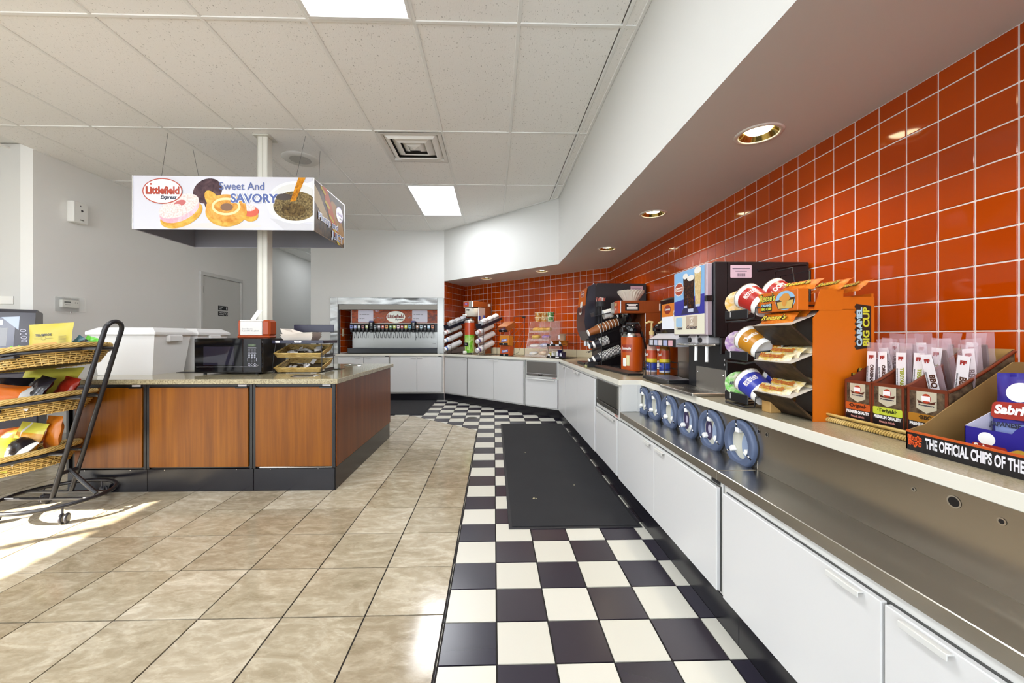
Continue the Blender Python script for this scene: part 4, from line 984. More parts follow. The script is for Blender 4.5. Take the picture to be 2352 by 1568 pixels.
# bags
def two(a, b, cut=.5, vert=False): return lambda u, v: a if (v if not vert else u) < cut else b
def chip_bag(label, X, w, h, t, front, back=None, seed=0, txt=(), name='chip_bag', cat='snack bag', group=None):
    m = MB(); pillow(m, w, h, t, front, back, seed=seed); b = solo(m, name, label, cat, X, group)
    for (s, size, mt, x, y, z, rot) in txt: text(s, size, mt, b, T(x, y, z) @ R(rot, 'Z'), .0012, maxw=None)
    return b
YEL = M('#bdb83a', .28, spec=.6); YEL2 = M('#d2cc52', .28); ORG = M('#c4631a', .28, spec=.6); DKB = M('#1c1a20', .22, spec=.6); RED = M('#8c2414', .28); SIL = M('#b9b9b6', .3); WHB = M('#dad8d4', .35); CHEE = M('#d2951e', .3); GRN = M('#4fa82a', .35); PUR = M('#3d2f86', .35); TEAL = M('#35606a', .35); CREAM = M('#d6d0b0', .4)
def BG(i, x, y, z, rz, tx, ty): return BX[i] @ T(x, y, z) @ R(rz, 'Z') @ R(ty, 'Y') @ R(tx, 'X')
# top basket: flat yellow pouch standing up and small bright bags
m = MB(M('#c9b83e', .35)); pillow(m, .275, .21, .02, lambda u, v: M('#c98a2a', .35) if (v < .38 and .14 < u < .66) else (M('#c9a83a', .35) if v < .3 else M('#b8a83a', .35)), None, 16, 12, 5, .04, .0015)
p = solo(m, 'yellow_pouch', 'flat yellow snack pouch standing upright in the top cart basket', 'pouch', BX[0] @ T(.10, -.06, .16) @ R(TILT * -.6, 'Y') @ R(83, 'X'))
text('TILLAMOOK', .019, INK, p, T(-.03, .032, .0135), .0008, maxw=.1); m = MB(M('#8a7a30', .4)); m.at(T(0, 0, .0132)); m.ring(-.03, .013, .014, .012, .0018); m.rect(-.085, .01, -.048, .0125); m.rect(-.012, .01, .025, .0125)
for k in range(7): m.rect(.062, .018 - k * .0075, .108, .021 - k * .0075)
m.build('print', p)
for i, (lb, x, y, z, rz, tx, ty, w, h, f) in enumerate((
    ('small green bag at the left of the top cart basket', -.2, -.02, .115, 0, 75, -20, .05, .1, two(GRN, M('#6cc832', .35))), ('lime green bag next to the yellow pouch, left', -.165, .0, .11, 20, 78, 25, .06, .1, M('#62c22e', .35)), ('purple and white bag lying in the top cart basket', -.16, -.09, .098, 30, 20, 15, .09, .12, two(PUR, WHB)),
    ('teal bag with black stripe, right of the yellow pouch', .205, -.02, .105, 0, 70, 42, .08, .13, lambda u, v: DKB if .55 < u < .8 else TEAL), ('bright green bag at the right of the top cart basket', .23, .03, .105, 0, 72, 25, .08, .12, two(GRN, M('#58b52c', .35))))):
    chip_bag(lb, BG(0, x, y, z, rz, tx, ty), w, h, .025, f, None, 20 + i)
def nutr(u, v): return SIL if .12 < u < .5 and .2 < v < .85 else YEL
MID = (('yellow bag with barcode lying at the back of the middle cart basket', .05, .06, .15, 14, 48, 6, .28, .2, lambda u, v: WHB if u < .32 and v < .5 else YEL2), ('dark red bag standing at the right of the middle cart basket', .21, .02, .10, -10, 60, 18, .11, .13, RED),
       ('black bag end nearest the middle of the cart basket', -.04, -.05, .125, 40, 65, 10, .14, .16, DKB), ('crumpled black bag at the right of the middle cart basket', .14, -.08, .12, -25, 45, 12, .18, .15, DKB),
       ('orange bag with white side lying across the middle cart basket', .05, -.16, .105, 10, 42, 16, .28, .13, lambda u, v: WHB if v < .25 else (SIL if u > .72 else ORG)), ('orange bag at the left of the middle cart basket', -.15, -.13, .12, 15, 35, 16, .22, .15, lambda u, v: WHB if v > .7 else ORG), ('orange bag at the far left end of the middle cart basket', -.225, -.05, .115, 60, 30, 20, .16, .14, two(ORG, CHEE, .6)))
for i, (lb, x, y, z, rz, tx, ty, w, h, f) in enumerate(MID): chip_bag(lb, BG(1, x, y, z + .035, rz, tx + 8, ty), w * 1.12, h * 1.25, .06, f, None, 40 + i)
LOW = (('large yellow chip bag with nutrition panel at the front of the bottom cart basket', .03, -.15, .12, 12, 44, 16, .30, .19, nutr), ('yellow chip bag behind the front one, bottom cart basket', -.16, -.06, .15, 30, 45, 15, .2, .19, YEL), ('orange cheese snack bag standing in the bottom cart basket', .13, -.03, .15, -8, 62, 12, .18, .2, lambda u, v: WHB if .3 < u < .4 else (CHEE if v < .7 else YEL2)),
       ('black bag with white panel at the right end of the bottom cart basket', .16, -.11, .11, -20, 40, 20, .17, .14, lambda u, v: WHB if u > .8 else DKB), ('orange bag tip standing at the back of the bottom cart basket', .22, .04, .17, -15, 75, 8, .12, .19, M('#c8741c', .3)), ('red and orange bag at the back left of the bottom cart basket', -.02, .04, .15, 20, 65, 0, .16, .17, two(RED, ORG, .5)))
for i, (lb, x, y, z, rz, tx, ty, w, h, f) in enumerate(LOW): chip_bag(lb, BG(2, x, y, z + .03, rz, tx + 6, ty), w * 1.1, h * 1.15, .06, f, None, 60 + i)
# ================================================================== DRINKS FOUNTAIN
q = NM('wavy_steel', .2, 1.0); v_ = q.coord('Object', (2.2, 2.2, 5)); q.col(q.ramp(q.noise(v_, 1.5, 2), (.3, '#767674'), (.7, '#92928f'))); q.bump(q.noise(v_, 1.2, 1, .5, .4), .25, .05); WSTEEL = q.mt
fs = thing('steel_surround', 'polished steel frame around the drinks fountain opening', 'frame', (-1.86, YF - .004, .818))
def ring_part(nm, x0, z0, x1, z1, y0=-.012, mt=WSTEEL): m = MB(mt); m.box(x0 + 1.86, y0, z0 - .818, x1 + 1.86, .002, z1 - .818, .002); return m.build(nm, fs)
ring_part('jamb', -2.838, .82, -2.711, 1.794); ring_part('jamb', -.988, .82, -.872, 1.794, mt=STEELB); ring_part('header', -2.711, 1.676, -.988, 1.794)
m = MB(m_steel('lip_steel', '#6f6b64', .42, (3, 3, 200))); m.box(-2.70 + 1.86, .004, 1.585 - .818, -.99 + 1.86, .02, 1.674 - .818, .002); m.build('inner_lip', fs)
m = MB(BLK); m.box(-2.708 + 1.86, .004, 0.0, -2.69 + 1.86, .03, .76, .002); m.build('edge_gasket', fs)
m = MB(CREAM); m.box(NX0 + .001, 7.06, 1.12, NX0 + .008, 7.13, 1.25, .003); solo(m, 'outlet_plate', 'cream cover plate on the red tiles inside the fountain opening', 'plate')
FX0, FX1, FY = -2.585, -.99, 7.08
fo = thing('drinks_fountain', 'long soda fountain with backlit picture sign and many valves', 'drink dispenser', (FX0, FY, ZT))
fw = FX1 - FX0; zz = lambda z: z - ZT
m = MB(STEELB); m.box(0, .14, zz(.90), fw, .16, zz(1.22)); m.build('splash_panel', fo)
text('Lancer', .022, DGREY, fo, FF((fw - .1, .139, zz(.985))), .0005)
m = MB(M('#1d2026', .3)); m.box(-.02, -.06, 0.002, fw, .15, zz(.905), .008); dt = m.build('drip_tray', fo)
m = MB(M('#30343c', .4)); m.box(-.02, -.064, zz(.895), fw, -.056, zz(.912), .003); m.build('tray_lip', dt)
m = MB(BLK); m.box(-.02, .06, zz(1.20), fw, .4, zz(1.345), .006); m.build('valve_housing', fo)
m = MB(M('#d9d7cf', .35)); m.box(-.03, .10, zz(1.345), fw, .4, zz(1.362), .003); m.build('sign_ledge', fo)
m = MB(M('#d9d7d2', .35)); m.box(-.03, .14, zz(1.362), -.012, .2, zz(1.60), .002); m.build('sign_frame', fo)
q = NM('cola_ice_print', .4); v_ = q.coord('Object', (4, 4, 7)); n_ = q.noise(v_, 1.5, 5, .6, 1.2); c_ = q.ramp(n_, (.25, '#2a1428'), (.40, '#5c2408'), (.52, '#963c06'), (.62, '#6a3a14'), (.72, '#a890a4'))
q.col(c_); q.l(c_, q.b.inputs['Emission Color']); q.b.inputs['Emission Strength'].default_value = .35
m = MB(q.mt); m.box(-.012, .15, zz(1.362), fw, .17, zz(1.60)); sp_ = m.build('backlit_sign', fo)
def fsx(x): return x - FX0
m = MB(M('#e3e6dc', .4, em=.25)); m.at(FF((0, .1492, 0)))
m.ell(fsx(-1.80), zz(1.475), .172, .108, 0, 40); m.build('logo_oval', sp_)
for a, b in ((-2.487, -2.21), (-1.5, -1.22)): m = MB(M('#cdccd8', .4, em=.2)); m.at(FF((0, .1492, 0))); m.rrect(fsx(a), zz(1.373), fsx(b), zz(1.595), .012, .0004); m.build('paper_notice', sp_)
text('Littlefield', .088, M('#8f2418', .4), sp_, FF((fsx(-1.80), .1484, zz(1.482))), .004, maxw=.30); text('Express', .04, INK, sp_, FF((fsx(-1.74), .1484, zz(1.428))), .002, shear=.3, maxw=.15)
for x in (-2.46, -1.475):
    text('No outside cups', .026, DGREY, sp_, FF((fsx(x), .1484, zz(1.52))), .0004, 'LEFT', maxw=None); text('fuel cards', .024, DGREY, sp_, FF((fsx(x), .1484, zz(1.445))), .0004, 'LEFT')
# valves
VP = ['#7a86c8', '#9aa6d8', '#b9c4bc', '#b06a6a', '#c8d08a', None, '#8f9a9e', '#9a8f92', '#b5472f', '#c98a3a', '#3f7d3a', '#b5c24a', '#e0c8cc', '#a8322f', '#c8c23a', '#6fb0c8', None, '#a07a5c', '#a8bcc4', '#2c2628', '#9fc4d8', '#c87a4a']
CFX = [i for i, c in enumerate(VP)]
vw = .0686
v0 = None
ORD = 'first second third fourth fifth sixth seventh eighth ninth tenth eleventh twelfth thirteenth fourteenth fifteenth sixteenth seventeenth eighteenth nineteenth twentieth twenty-first twenty-second'.split()
for i, c in enumerate(VP):
    x = .03 + i * vw + (.0 if i < 5 else .012)
    m = MB(BLK)
    if c: m.box(x - .028, .0, zz(1.215), x + .028, .07, zz(1.335), .012); m.box(x - .02, -.004, zz(1.20), x + .02, .06, zz(1.22), .004)
    else: m.box(x - .045, -.012, zz(1.225), x + .045, .07, zz(1.40), .02); m.box(x - .02, -.004, zz(1.19), x + .02, .06, zz(1.23), .004)
    vv = m.build('valve' if c else 'selector_valve', fo)
    if c:
        m = MB(M(c, .3)); m.at(FF((x, -.0006, zz(1.292)))); m.rrect(-.024, -.03, .024, .03, .009); m.use(M('#e8e8ee', .35) if i % 3 else M('#20202a', .3)); m.ell(0, .004, .016, .012, .0005, 14); m.build('flavour_plate', vv)
        m = MB(BLKM)
        for dx in (-.008, .010): m.tube([(x + dx * .4, .03, zz(1.205)), (x + dx * 1.6, .028, zz(1.15)), (x + dx * 2.3, .012, zz(1.095))], .0042, 5)
        m.box(x - .026, .004, zz(1.088), x - .008, .018, zz(1.096), .002); m.build('lever', vv)
    else:
        m = MB(M('#38307a', .3)); m.at(FF((x, -.0126, zz(1.385)))); m.rrect(-.036, -.016, .036, .012, .008); m.use(WHITE)
        for dx, dy in ((-.018, -.04), (.018, -.04), (0, -.032), (0, -.05), (0, -.07)): m.ell(dx, dy, .008, .006, .0003, 10)
        m.build('touch_panel', vv); m = MB(BLKM); m.tube([(x + .03, .03, zz(1.2)), (x + .035, .028, zz(1.05))], .004, 6); m.build('lever', vv)
# ================================================================== ANGLED COUNTER ITEMS
def XA(s, d, z=ZT, rz=0): return T(*A3(s, d, z)) @ R(RA + rz, 'Z')
# foam cup racks: stacks run back into the rack (local +y) and rise
FOAM = M('#e6e3e4', .5)
def foam_stack(label, X, n, L, r, accent, top=False, cat='cups', group='stacks of foam cups'):
    t = thing('foam_cup_sleeve', label, cat, X=X, group=group); hc = .11
    if 1:
            m = MB(FOAM); m.at(R(-90, 'X')); m.lathe([(r * .72, 0), (r * .96, hc - .01), (r * 1.04, hc - .008), (r * 1.04, hc)], 18, capt=False); m.lathe([(.0001, .004), (r * .6, .004)], 14, capb=False, capt=False); c0 = m.build('lead_cup', t)
            if accent: m = MB(accent); m.at(R(-90, 'X')); m.lathe([(r * .8, hc * .3), (r * .86, hc * .55)], 18, capb=False, capt=False); m.v = [(x * 1.012, y, z * 1.012) for x, y, z in m.v]; m.build('printed_band', c0)
    pr = [(r * .9, hc * .6)]
    for k in range(n): z = hc + (L - hc) * k / n; pr += [(r * 1.0, z), (r * 1.03, z + .002), (r * 1.03, z + .006), (r * .99, z + .008)]
    m = MB(FOAM); m.at(R(-90, 'X')); m.lathe(pr, 20); m.build('sleeve', t)
    return t
def cup_rack(label, s, names, accents, lids_label):
    rk = thing('cup_rack', label, 'rack', X=XA(s, .03), group='black wire cup racks on the angled counter')
    m = MB(BLK)
    for sx in (-.058, .058): m.tube([(sx, .02, 0.003), (sx, .0, .55), (sx, .12, .58)], .0032, 6); m.tube([(sx, .02, .003), (sx, .45, .003), (sx, .45, .66)], .0032, 6); m.tube([(sx, .0, .52), (sx, .45, .66)], .0032, 5)
    m.build('wire_frame', rk)
    for z in (.045, .19, .335):
        m = MB(BLK)
        for sx in (-.05, .05): m.tube([(sx, -.04, z - .02), (sx, .45, z + .15)], .003, 5)
        m.tube([(-.06, .0, z + .10), (.06, .0, z + .10)], .003, 5); m.tube([(-.06, .02, z - .02), (.06, .02, z - .02)], .003, 5); m.build('tier_wire', rk)
    m = MB(M('#1f1f2c', .4)); m.at(T(0, 0, .49) @ R(18, 'X')); m.box(-.062, -.05, -.05, .062, -.044, .03, .002); m.box(-.062, -.05, -.05, -.056, .47, -.005, .002); m.box(.056, -.05, -.05, .062, .47, -.005, .002); m.box(-.06, -.05, -.05, .06, .47, -.046); m.build('lid_tray', rk)
    for k, (z, L, n, r) in enumerate(((.085, .40, 18, .047), (.23, .42, 19, .044), (.37, .40, 18, .042))):
        foam_stack(names[k], XA(s, .03) @ T(0, -.09, z - .012) @ R(19, 'X'), n, L, r, accents[k])
    m = MB(M('#e3e3e6', .4)); 
    for i in range(3):
        m.at(T(0, .02 + i * .13, .49 + .02 + i * .042) @ R(18 - 90 + 8, 'X')); m.lathe([(.052, 0), (.052, .11), (.044, .125), (.02, .128)], 20)
    solo(m, 'disposable_lid_stack', lids_label, 'lids', XA(s, .03), 'rows of white cup lids')
BB = M('#7f9dcc', .5); PK2 = M('#c79a96', .5); PU = M('#6a5a96', .5); BL2 = M('#4a6ab0', .5)
cup_rack('black wire cup rack in the corner next to the fountain frame', .075, ('bottom foam cup stack with blue print in the corner rack', 'middle foam cup stack with pale blue print in the corner rack', 'upper foam cup stack with pink print in the corner rack'), (BL2, BB, PK2), 'row of white lids in the tray of the corner cup rack')
cup_rack('black wire cup rack between the tea urn and the snack boxes', .875, ('bottom foam cup stack with purple swirl beside the tea urn', 'middle foam cup stack with purple print beside the tea urn', 'upper foam cup stack with pink swirl beside the tea urn'), (PU, PU, PK2), 'row of white lids in the tray beside the tea urn')
# tea brewer and urn
tb = thing('tea_brewer', 'tall tea brewer with brown enamel sides and orange front panel', 'tea brewer', X=XA(.43, .16))
STG = M('#c9c7c2', .25, .7)
m = MB(BROWNW); m.box(-.115, .02, .80, .115, .47, .905, .008); m.box(-.112, .30, 0, .112, .47, .80, .006); m.build('housing', tb)
m = MB(STG); m.box(-.12, .0, .795, .118, .03, .91, .012); fr2 = m.build('front_trim', tb)
m = MB(M('#b5481c', .35)); m.box(-.105, -.004, .805, .03, .002, .897, .004); op = m.build('control_panel', tb); m = MB(M('#6a3a9a', .4)); m.at(FF((-.035, -.0046, .86))); m.ell(0, 0, .035, .022, 0, 20); m.build('logo_oval', op)
text('TEA', .022, WHITE, op, FF((-.035, -.0052, .86)), .001)
m = MB(M('#d6d2c6', .35)); m.at(T(-.01, .12, 0)); m.lathe([(.11, .645), (.125, .66), (.125, .79)], 26); bs = m.build('brew_basket', tb); m = MB(BLK); m.box(-.02, -.01, .745, .05, -.006, .765); m.build('basket_label', bs)
m = MB(WHT2); m.tube([(-.09, -.02, .67), (-.03, -.05, .665), (.02, -.045, .665)], .014, 8); m.build('basket_handle', bs)
m = MB(STG); m.box(.105, .14, 0, .118, .31, .80, .003); m.build('steel_column', tb); m = MB(M('#2a3c8a', .35)); m.box(.118, .14, .59, .124, .19, .66, .003); m.box(.118, .26, .6, .124, .30, .67, .003); m.build('tap_handle', tb)
m = MB(M('#8c8a84', .35, .6)); m.box(-.11, .0, 0, .115, .3, .03, .004); m.build('base', tb)
m = MB(WHITE); m.at(FR((.1152, .42, .855))); m.rrect(-.04, -.022, .025, .022, .004); m.build('label_sticker', tb)
ur = thing('tea_urn', 'tall iced tea urn with orange upper and green lower wrap', 'urn', X=XA(.50, .14, ZT + .03), group=None)
m = MB(M('#b03f16', .25)); m.lathe([(.084, .30), (.084, .505)], 30, capb=False, capt=False); m.build('upper_wrap', ur)
q = NM('green_tea_wrap', .25); n_ = q.noise(q.coord('Object', (6, 6, 5)), 1.5, 3, .5, .5); q.col(q.ramp(n_, (.4, '#c3cf8e'), (.52, '#7fb832'), (.65, '#4f9a1e')))
m = MB(q.mt); m.lathe([(.083, 0), (.084, .02), (.084, .30)], 30); m.build('lower_wrap', ur)
m = MB(STG); m.lathe([(.085, .505), (.085, .53), (.07, .55)], 30); m.use(BLK); m.lathe([(.06, .55), (.05, .575), (.02, .58)], 24); m.build('lid', ur)
m = MB(BLK); m.at(FF((0, -.0855, .14))); m.rect(-.05, -.028, .05, .028); m.build('name_plate', ur)
text('TEA', .03, M('#c9c9c9', .4), ur, FF((0, -.0862, .14)), .001)
m = MB(WHT2); m.box(-.018, -.14, -.012, .018, -.075, .03, .006); m.build('tap', ur)
# snack box rack: three orange boxes on a wire stand
sr = thing('snack_box_rack', 'black wire stand holding three orange snack boxes', 'rack', X=XA(1.36, .06))
m = MB(BLK)
for sx in (-.11, .11):
    m.tube([(sx, .0, .004), (sx, .36, .004), (sx, .36, .62)], .0035, 6); m.tube([(sx, .02, .004), (sx, .2, .05), (sx, .36, .3)], .003, 5); m.tube([(sx, .08, .15), (sx, .36, .42)], .003, 5); m.tube([(sx, .1, .33), (sx, .36, .55)], .003, 5)
m.tube([(-.11, .36, .62), (.11, .36, .62)], .0035, 6); m.box(.07, .355, .595, .13, .36, .62); m.build('wire_frame', sr)
OB = ('#b5521c', '#c47a1e', '#8a4a1c')
for k, (z, d, c, lb, tilt) in enumerate(((.004, .0, '#b8501e', 'bottom orange snack box with blue label on the wire stand', 4), (.17, -.02, '#c2781e', 'middle yellow-orange snack box with blue label on the wire stand', 8), (.375, -.02, '#96501e', 'top snack box lying tilted with purple label on the wire stand', 35))):
    X = XA(1.36, .06 + d + .005, ZT + z) @ R(-tilt if k < 2 else 25, 'X')
    b = thing('snack_box', lb, 'box', X=X, group='orange snack boxes on the wire stand')
    hh = .15 if k < 2 else .085
    m = MB(M(c, .4)); m.box(-.095, 0, 0, .095, .1 if k < 2 else .2, hh, .002); m.build('carton', b)
    m = MB(M('#5f66a8', .4) if k < 2 else M('#5c2f5a', .4)); m.at(FF((0, -.0006, hh * .5))); m.poly([(-.06, -.03), (.07, -.012), (.06, .03), (-.055, .012)]); m.build('label_print', b)
    text('Twinkies' if k < 2 else 'Cakes', .026, WHITE, b, FF((0, -.0012, hh * .5)) @ R(10, 'Z'), .001)
    m = MB(BLK); m.box(-.085, -.012, -.002, .085, -.004, .034, .002); ps = m.build('price_strip', b); m = MB(WHITE); m.at(FF((0, -.0126, .016))); m.ell(0, 0, .012, .008, 0, 12); m.build('price_tag', ps)
# clear pastry case
CLR = M('#f4eef0', .03, alpha=.16, spec=.8); CLE = M('#e8c8c4', .1, alpha=.55)
pc = thing('pastry_case', 'clear acrylic pastry case with four slanted shelves', 'display case', X=XA(1.93, .1))
CW = .185
for sx in (-1, 1):
    m = MB(CLR); m.at(Matrix(((0, 0, 1, sx * CW), (1, 0, 0, 0), (0, 1, 0, 0), (0, 0, 0, 1)))); m.prism([(-.02, 0), (.36, 0), (.36, .52), (.12, .52)], -.002, .002); m.build('side_panel', pc)
    m = MB(CLE); m.tube([(sx * CW, -.02, 0), (sx * CW, .12, .52), (sx * CW, .36, .52), (sx * CW, .36, 0)], .0028, 5); m.build('panel_edge', pc)
m = MB(CLR); m.box(-CW, .12, .518, CW, .36, .523); m.build('top', pc); m = MB(CLR); m.box(-CW, .357, 0, CW, .36, .52); m.build('back', pc)
SHZ = (.012, .13, .245, .36)
for z in SHZ:
    m = MB(CLR); y0 = -.01 + z * .26; m.at(T(0, y0, z) @ R(13, 'X')); m.box(-CW, 0, 0, CW, .33 - z * .24, .003); m.box(-CW, -.002, 0, CW, .001, .03); m.build('shelf', pc)
PAS = [[('white iced pastry in wrapper, bottom shelf left', -.09, '#c9cfd6', .14, .1, .045), ('pale filled pastry, bottom shelf right', .09, '#c8aa92', .12, .1, .06)],
       [('white and blue wrapped pastry on the second shelf, left', -.09, '#c4c6d2', .16, .12, .04), ('blue striped wrapped pastry on the second shelf, right', .09, '#7f8cc0', .15, .12, .05)],
       [('yellow wrapped bun on the third shelf', -.09, '#b8943c', .14, .11, .06), ('purple wrapped snack cake on the third shelf', .09, '#6a4fb0', .13, .1, .055)],
       [('golden bread roll on the top shelf, left', -.1, '#b5862c', .12, .1, .055), ('golden bread roll on the top shelf, middle', .0, '#b98b34', .11, .1, .05), ('long golden bread roll on the top shelf, right', .105, '#a87a28', .12, .11, .05)]]
for k, row in enumerate(PAS):
    z = SHZ[k]; y0 = -.01 + z * .26
    for n_, (lb, x, c, w, d, h) in enumerate(row):
        q = NM('pastry_crust_' + c.strip('#'), .35); nn = q.noise(q.coord('Object', (25, 25, 25)), 1, 4); q.col(q.ramp(nn, (.35, c), (.8, '#e0d4bc' if k < 2 else '#d2ac62')))
        m = MB(q.mt); blob(m, w, d, h, 11 * k + n_, 8, 2.6, .06)
        solo(m, 'pastry' if k != 1 else 'wrapped_pastry', lb + ' of the clear case', 'pastry', XA(1.93, .1) @ T(x, y0, z) @ R(13, 'X') @ T(0, .085, .0035), 'pastries in the clear case')
NC = ('#b5781e', '#b5781e', '#b56a20', '#b5651c', '#3f7a36', '#b9c0a8')
ni = 0
for col_ in range(3):
    for lev in range(2):
        x = -.1 + col_ * .115; t = thing('noodle_cup', ('left', 'middle', 'right')[col_] + (' upper' if lev else ' lower') + ' noodle cup stacked on the clear pastry case', 'noodle cup', X=XA(1.93, .1, ZT + .524) @ T(x, .2, lev * .068), group='noodle cups on the pastry case')
        q = NM('noodle_cup_print', .35); nn = q.noise(q.coord('Object', (28, 28, 22), 7), 1, 3); q.col(q.ramp(nn, (.35, ('#b5651a', '#b8581c', '#2f6e2c')[col_]), (.5, ('#c9902c', '#b5801e', '#4a8a3a')[col_]), (.62, '#d9d2c0')))
        m = MB(q.mt); m.lathe([(.042, 0), (.052, .062)], 22); m.build('cup', t); m = MB(M('#d8cfae' if col_ < 2 else '#dfe2d2', .3)); m.lathe([(.0545, .061), (.0545, .067), (.0001, .0672)], 22, capb=True, capt=False); m.build('lid', t); ni += 1
# small two-tier wire rack with cups
wr = thing('cup_snack_rack', 'two-tier black wire rack in the counter corner holding snack cups', 'rack', X=XA(2.30, .07, ZT, -6))
m = MB(BLK)
for sx in (-.13, .13): m.tube([(sx, .0, .004), (sx, .0, .03), (sx, .3, .004), (sx, .3, .34)], .0035, 6); m.tube([(sx, .0, .19), (sx, .3, .2)], .003, 5); m.tube([(sx, -.02, .19), (sx, .02, .004)], .003, 5)
m.tube([(-.13, .3, .34), (.13, .3, .34)], .0035, 6); m.tube([(-.13, .3, .2), (.13, .3, .2)], .003, 5); m.build('wire_frame', wr)
for z in (.006, .17):
    m = MB(BLK); m.box(-.135, -.03, z, .135, -.022, z + .03, .002); m.box(-.13, -.022, z, .13, .28, z + .004); tr = m.build('tier_tray', wr); m = MB(WHITE); m.at(FF((-.07, -.0306, z + .016))); m.rect(-.012, -.007, .012, .007); m.rect(.09, -.008, .15, .006); m.build('price_tag', tr)
def scup(label, x, y, z, r0, r1, h, mt, lid=None, name='snack_cup'):
    t = thing(name, label, 'cup', X=XA(2.30, .07, ZT, -6) @ T(x, y, z), group='snack cups in the corner wire rack'); m = MB(mt); m.lathe([(r0, 0), (r1, h), (r1 + .003, h), (r1 + .003, h + .004), (.0001, h + .004)], 22, capt=False); m.build('cup', t)
    m = MB(M('#d9d9de', .4)); m.at(frame((-.02, -r1 * .93, h * .5), (1, 0, .0), (0, 0, 1))); m.rrect(-.018, -h * .35, .018, h * .35, .004); m.build('label_print', t)
NOOD = M('#9c4a14', .35); NO2 = M('#b5671c', .35)
scup('wide brown snack bowl on the upper tier, left, in the corner rack', -.05, .06, .175, .052, .064, .07, NOOD); scup('wide orange snack bowl on the upper tier, right, in the corner rack', .085, .07, .175, .052, .064, .07, NO2); scup('tall pale snack cup stacked on the bowls in the corner rack', .02, .12, .25, .04, .052, .085, M('#b9a88f', .4))
PURB = M('#2e2358', .35)
for lb, x, mt, hh in (('small yellow snack tub on the lower tier, leftmost, in the corner rack', -.1, M('#cfc05a', .4), .06), ('white snack carton with green spot, lower tier of the corner rack', -.035, M('#d6d3c0', .4), .08), ('purple snack cup with yellow chips, lower tier of the corner rack', .05, PURB, .1), ('dark snack cup at the right end of the lower tier, corner rack', .11, M('#3a2f48', .35), .075)): scup(lb, x, .03, .012, .03, .036, hh, mt)
# ================================================================== RIGHT COUNTER (local x -> towards the camera, local y -> into the wall)
def XC_(x, y, z=ZT, rz=0): return T(x, y, z) @ R(-90 + rz, 'Z')
SIDE = lambda x0: Matrix(((0, 0, 1, x0), (1, 0, 0, 0), (0, 1, 0, 0), (0, 0, 0, 1)))     # draw (y, z) profiles and extrude along local x
# ---- tall coffee machine
cm = thing('coffee_machine', 'tall dark coffee machine with curved orange front, beside the inner corner', 'coffee machine', X=XC_(1.0, 4.44))
CMB = M('#17161c', .3); CMN = M('#23232f', .28)
m = MB(CMB); m.at(SIDE(.012)); m.prism([(.08, 0), (.60, 0), (.60, .86), (.085, .862), (.06, .80), (.06, .3), (.12, .24), (.12, .05), (.08, .04)], 0, .366); m.build('cabinet', cm)
q = [(.06, .862), (-.015, .82), (-.045, .60), (-.055, .46), (-.04, .36), (.0, .265), (.06, .25)]
m = MB(CMN); m.at(SIDE(0)); m.prism(q, 0, .39); fr3 = m.build('curved_front', cm)
m = MB(M('#c4621a', .3)); m.grid(lambda u, v: (.012 + u * .366, -.0195 - .03 * v ** .8 - .001, .815 - .3 * v), 4, 8); m.use(WHITE); m.at(T(0, -.003, 0)); m.ring(0, 0, 0, 0, 0)
m.build('orange_panel', fr3)
fp3 = lambda x, z: frame((x, -.0245 - (.815 - z) / .3 * .022, z), (1, 0, 0), (0, .1, 1))
m = MB(M('#dcd8d4', .4)); m.at(fp3(.2, .765)); m.ell(0, 0, .09, .035, .003, 20); m.use(M('#8f2a14', .4)); m.ell(0, 0, .08, .029, .0036, 20); m.use(M('#e0dcd6', .4)); m.at(fp3(.2, .62)); m.rrect(-.05, -.08, .05, .06, .02, .008); m.use(M('#5a2c14', .4)); m.rrect(-.045, -.06, .045, .0, .02, .009); m.build('panel_print', fr3)
text('Community', .03, WHITE, fr3, fp3(.2, .765) @ T(0, 0, .0042), .001, maxw=.14)
m = MB(M('#9a9caa', .25, .6)); m.at(SIDE(.378)); m.tube([(.045, .86, 0), (.0, .62, 0), (.0, .45, 0), (.03, .3, 0), (.055, .255, 0)], .008, 6); m.build('side_strip', cm)
m = MB(M('#c9a9b4', .5)); m.at(FR((.3786, .5, .80))); m.rrect(-.065, -.032, .065, .032, .004); m.use(INK); 
for k in range(8): m.rect(-.02 + k * .005, -.026, -.0175 + k * .005, -.012, .0004)
m.rect(-.05, .008, .05, .012, .0004); m.rect(-.04, -.002, .04, .001, .0004); m.build('asset_label', cm)
m = MB(M('#a8a8ac', .25, .8)); m.cyl((.12, .02, .2), (.12, .02, .25), .02, 12); m.cyl((.25, .02, .2), (.25, .02, .25), .02, 12); m.build('nozzle', cm)
m = MB(BLK); m.box(.02, -.05, .0, .37, .1, .03, .006); m.build('drip_tray', cm)
# ---- coffee cup rack with three stacks
cr = thing('coffee_cup_rack', 'black wire rack with three tilted stacks of coffee cups', 'rack', X=XC_(.93, 3.86))
m = MB(BLK); m.tube([(.05, .13, .0), (.05, .13, .62)], .004, 6); m.tube([(-.05, .13, 0), (-.05, .13, .62)], .004, 6); m.tube([(.05, .36, 0), (.05, .36, .6), (-.05, .36, .6), (-.05, .36, 0)], .004, 6); m.tube([(-.05, .13, .62), (.05, .13, .62)], .004, 6); m.build('wire_frame', cr)
for z0, z1 in ((.01, .14), (.145, .26), (.27, .40)):
    m = MB(BLK)
    for sx in (-.042, .042): m.tube([(sx, .0, z0), (sx, .36, z1)], .0035, 5)
    m.build('tier_wire', cr)
m = MB(BLK); m.box(-.06, -.01, 0, .06, .1, .055, .008); m.box(-.06, .0, 0, .06, .37, .012, .003); m.build('base_box', cr)
m = MB(M('#c9c88a', .5)); m.box(-.05, -.013, .004, .03, -.009, .022); m.build('price_tag', cr)
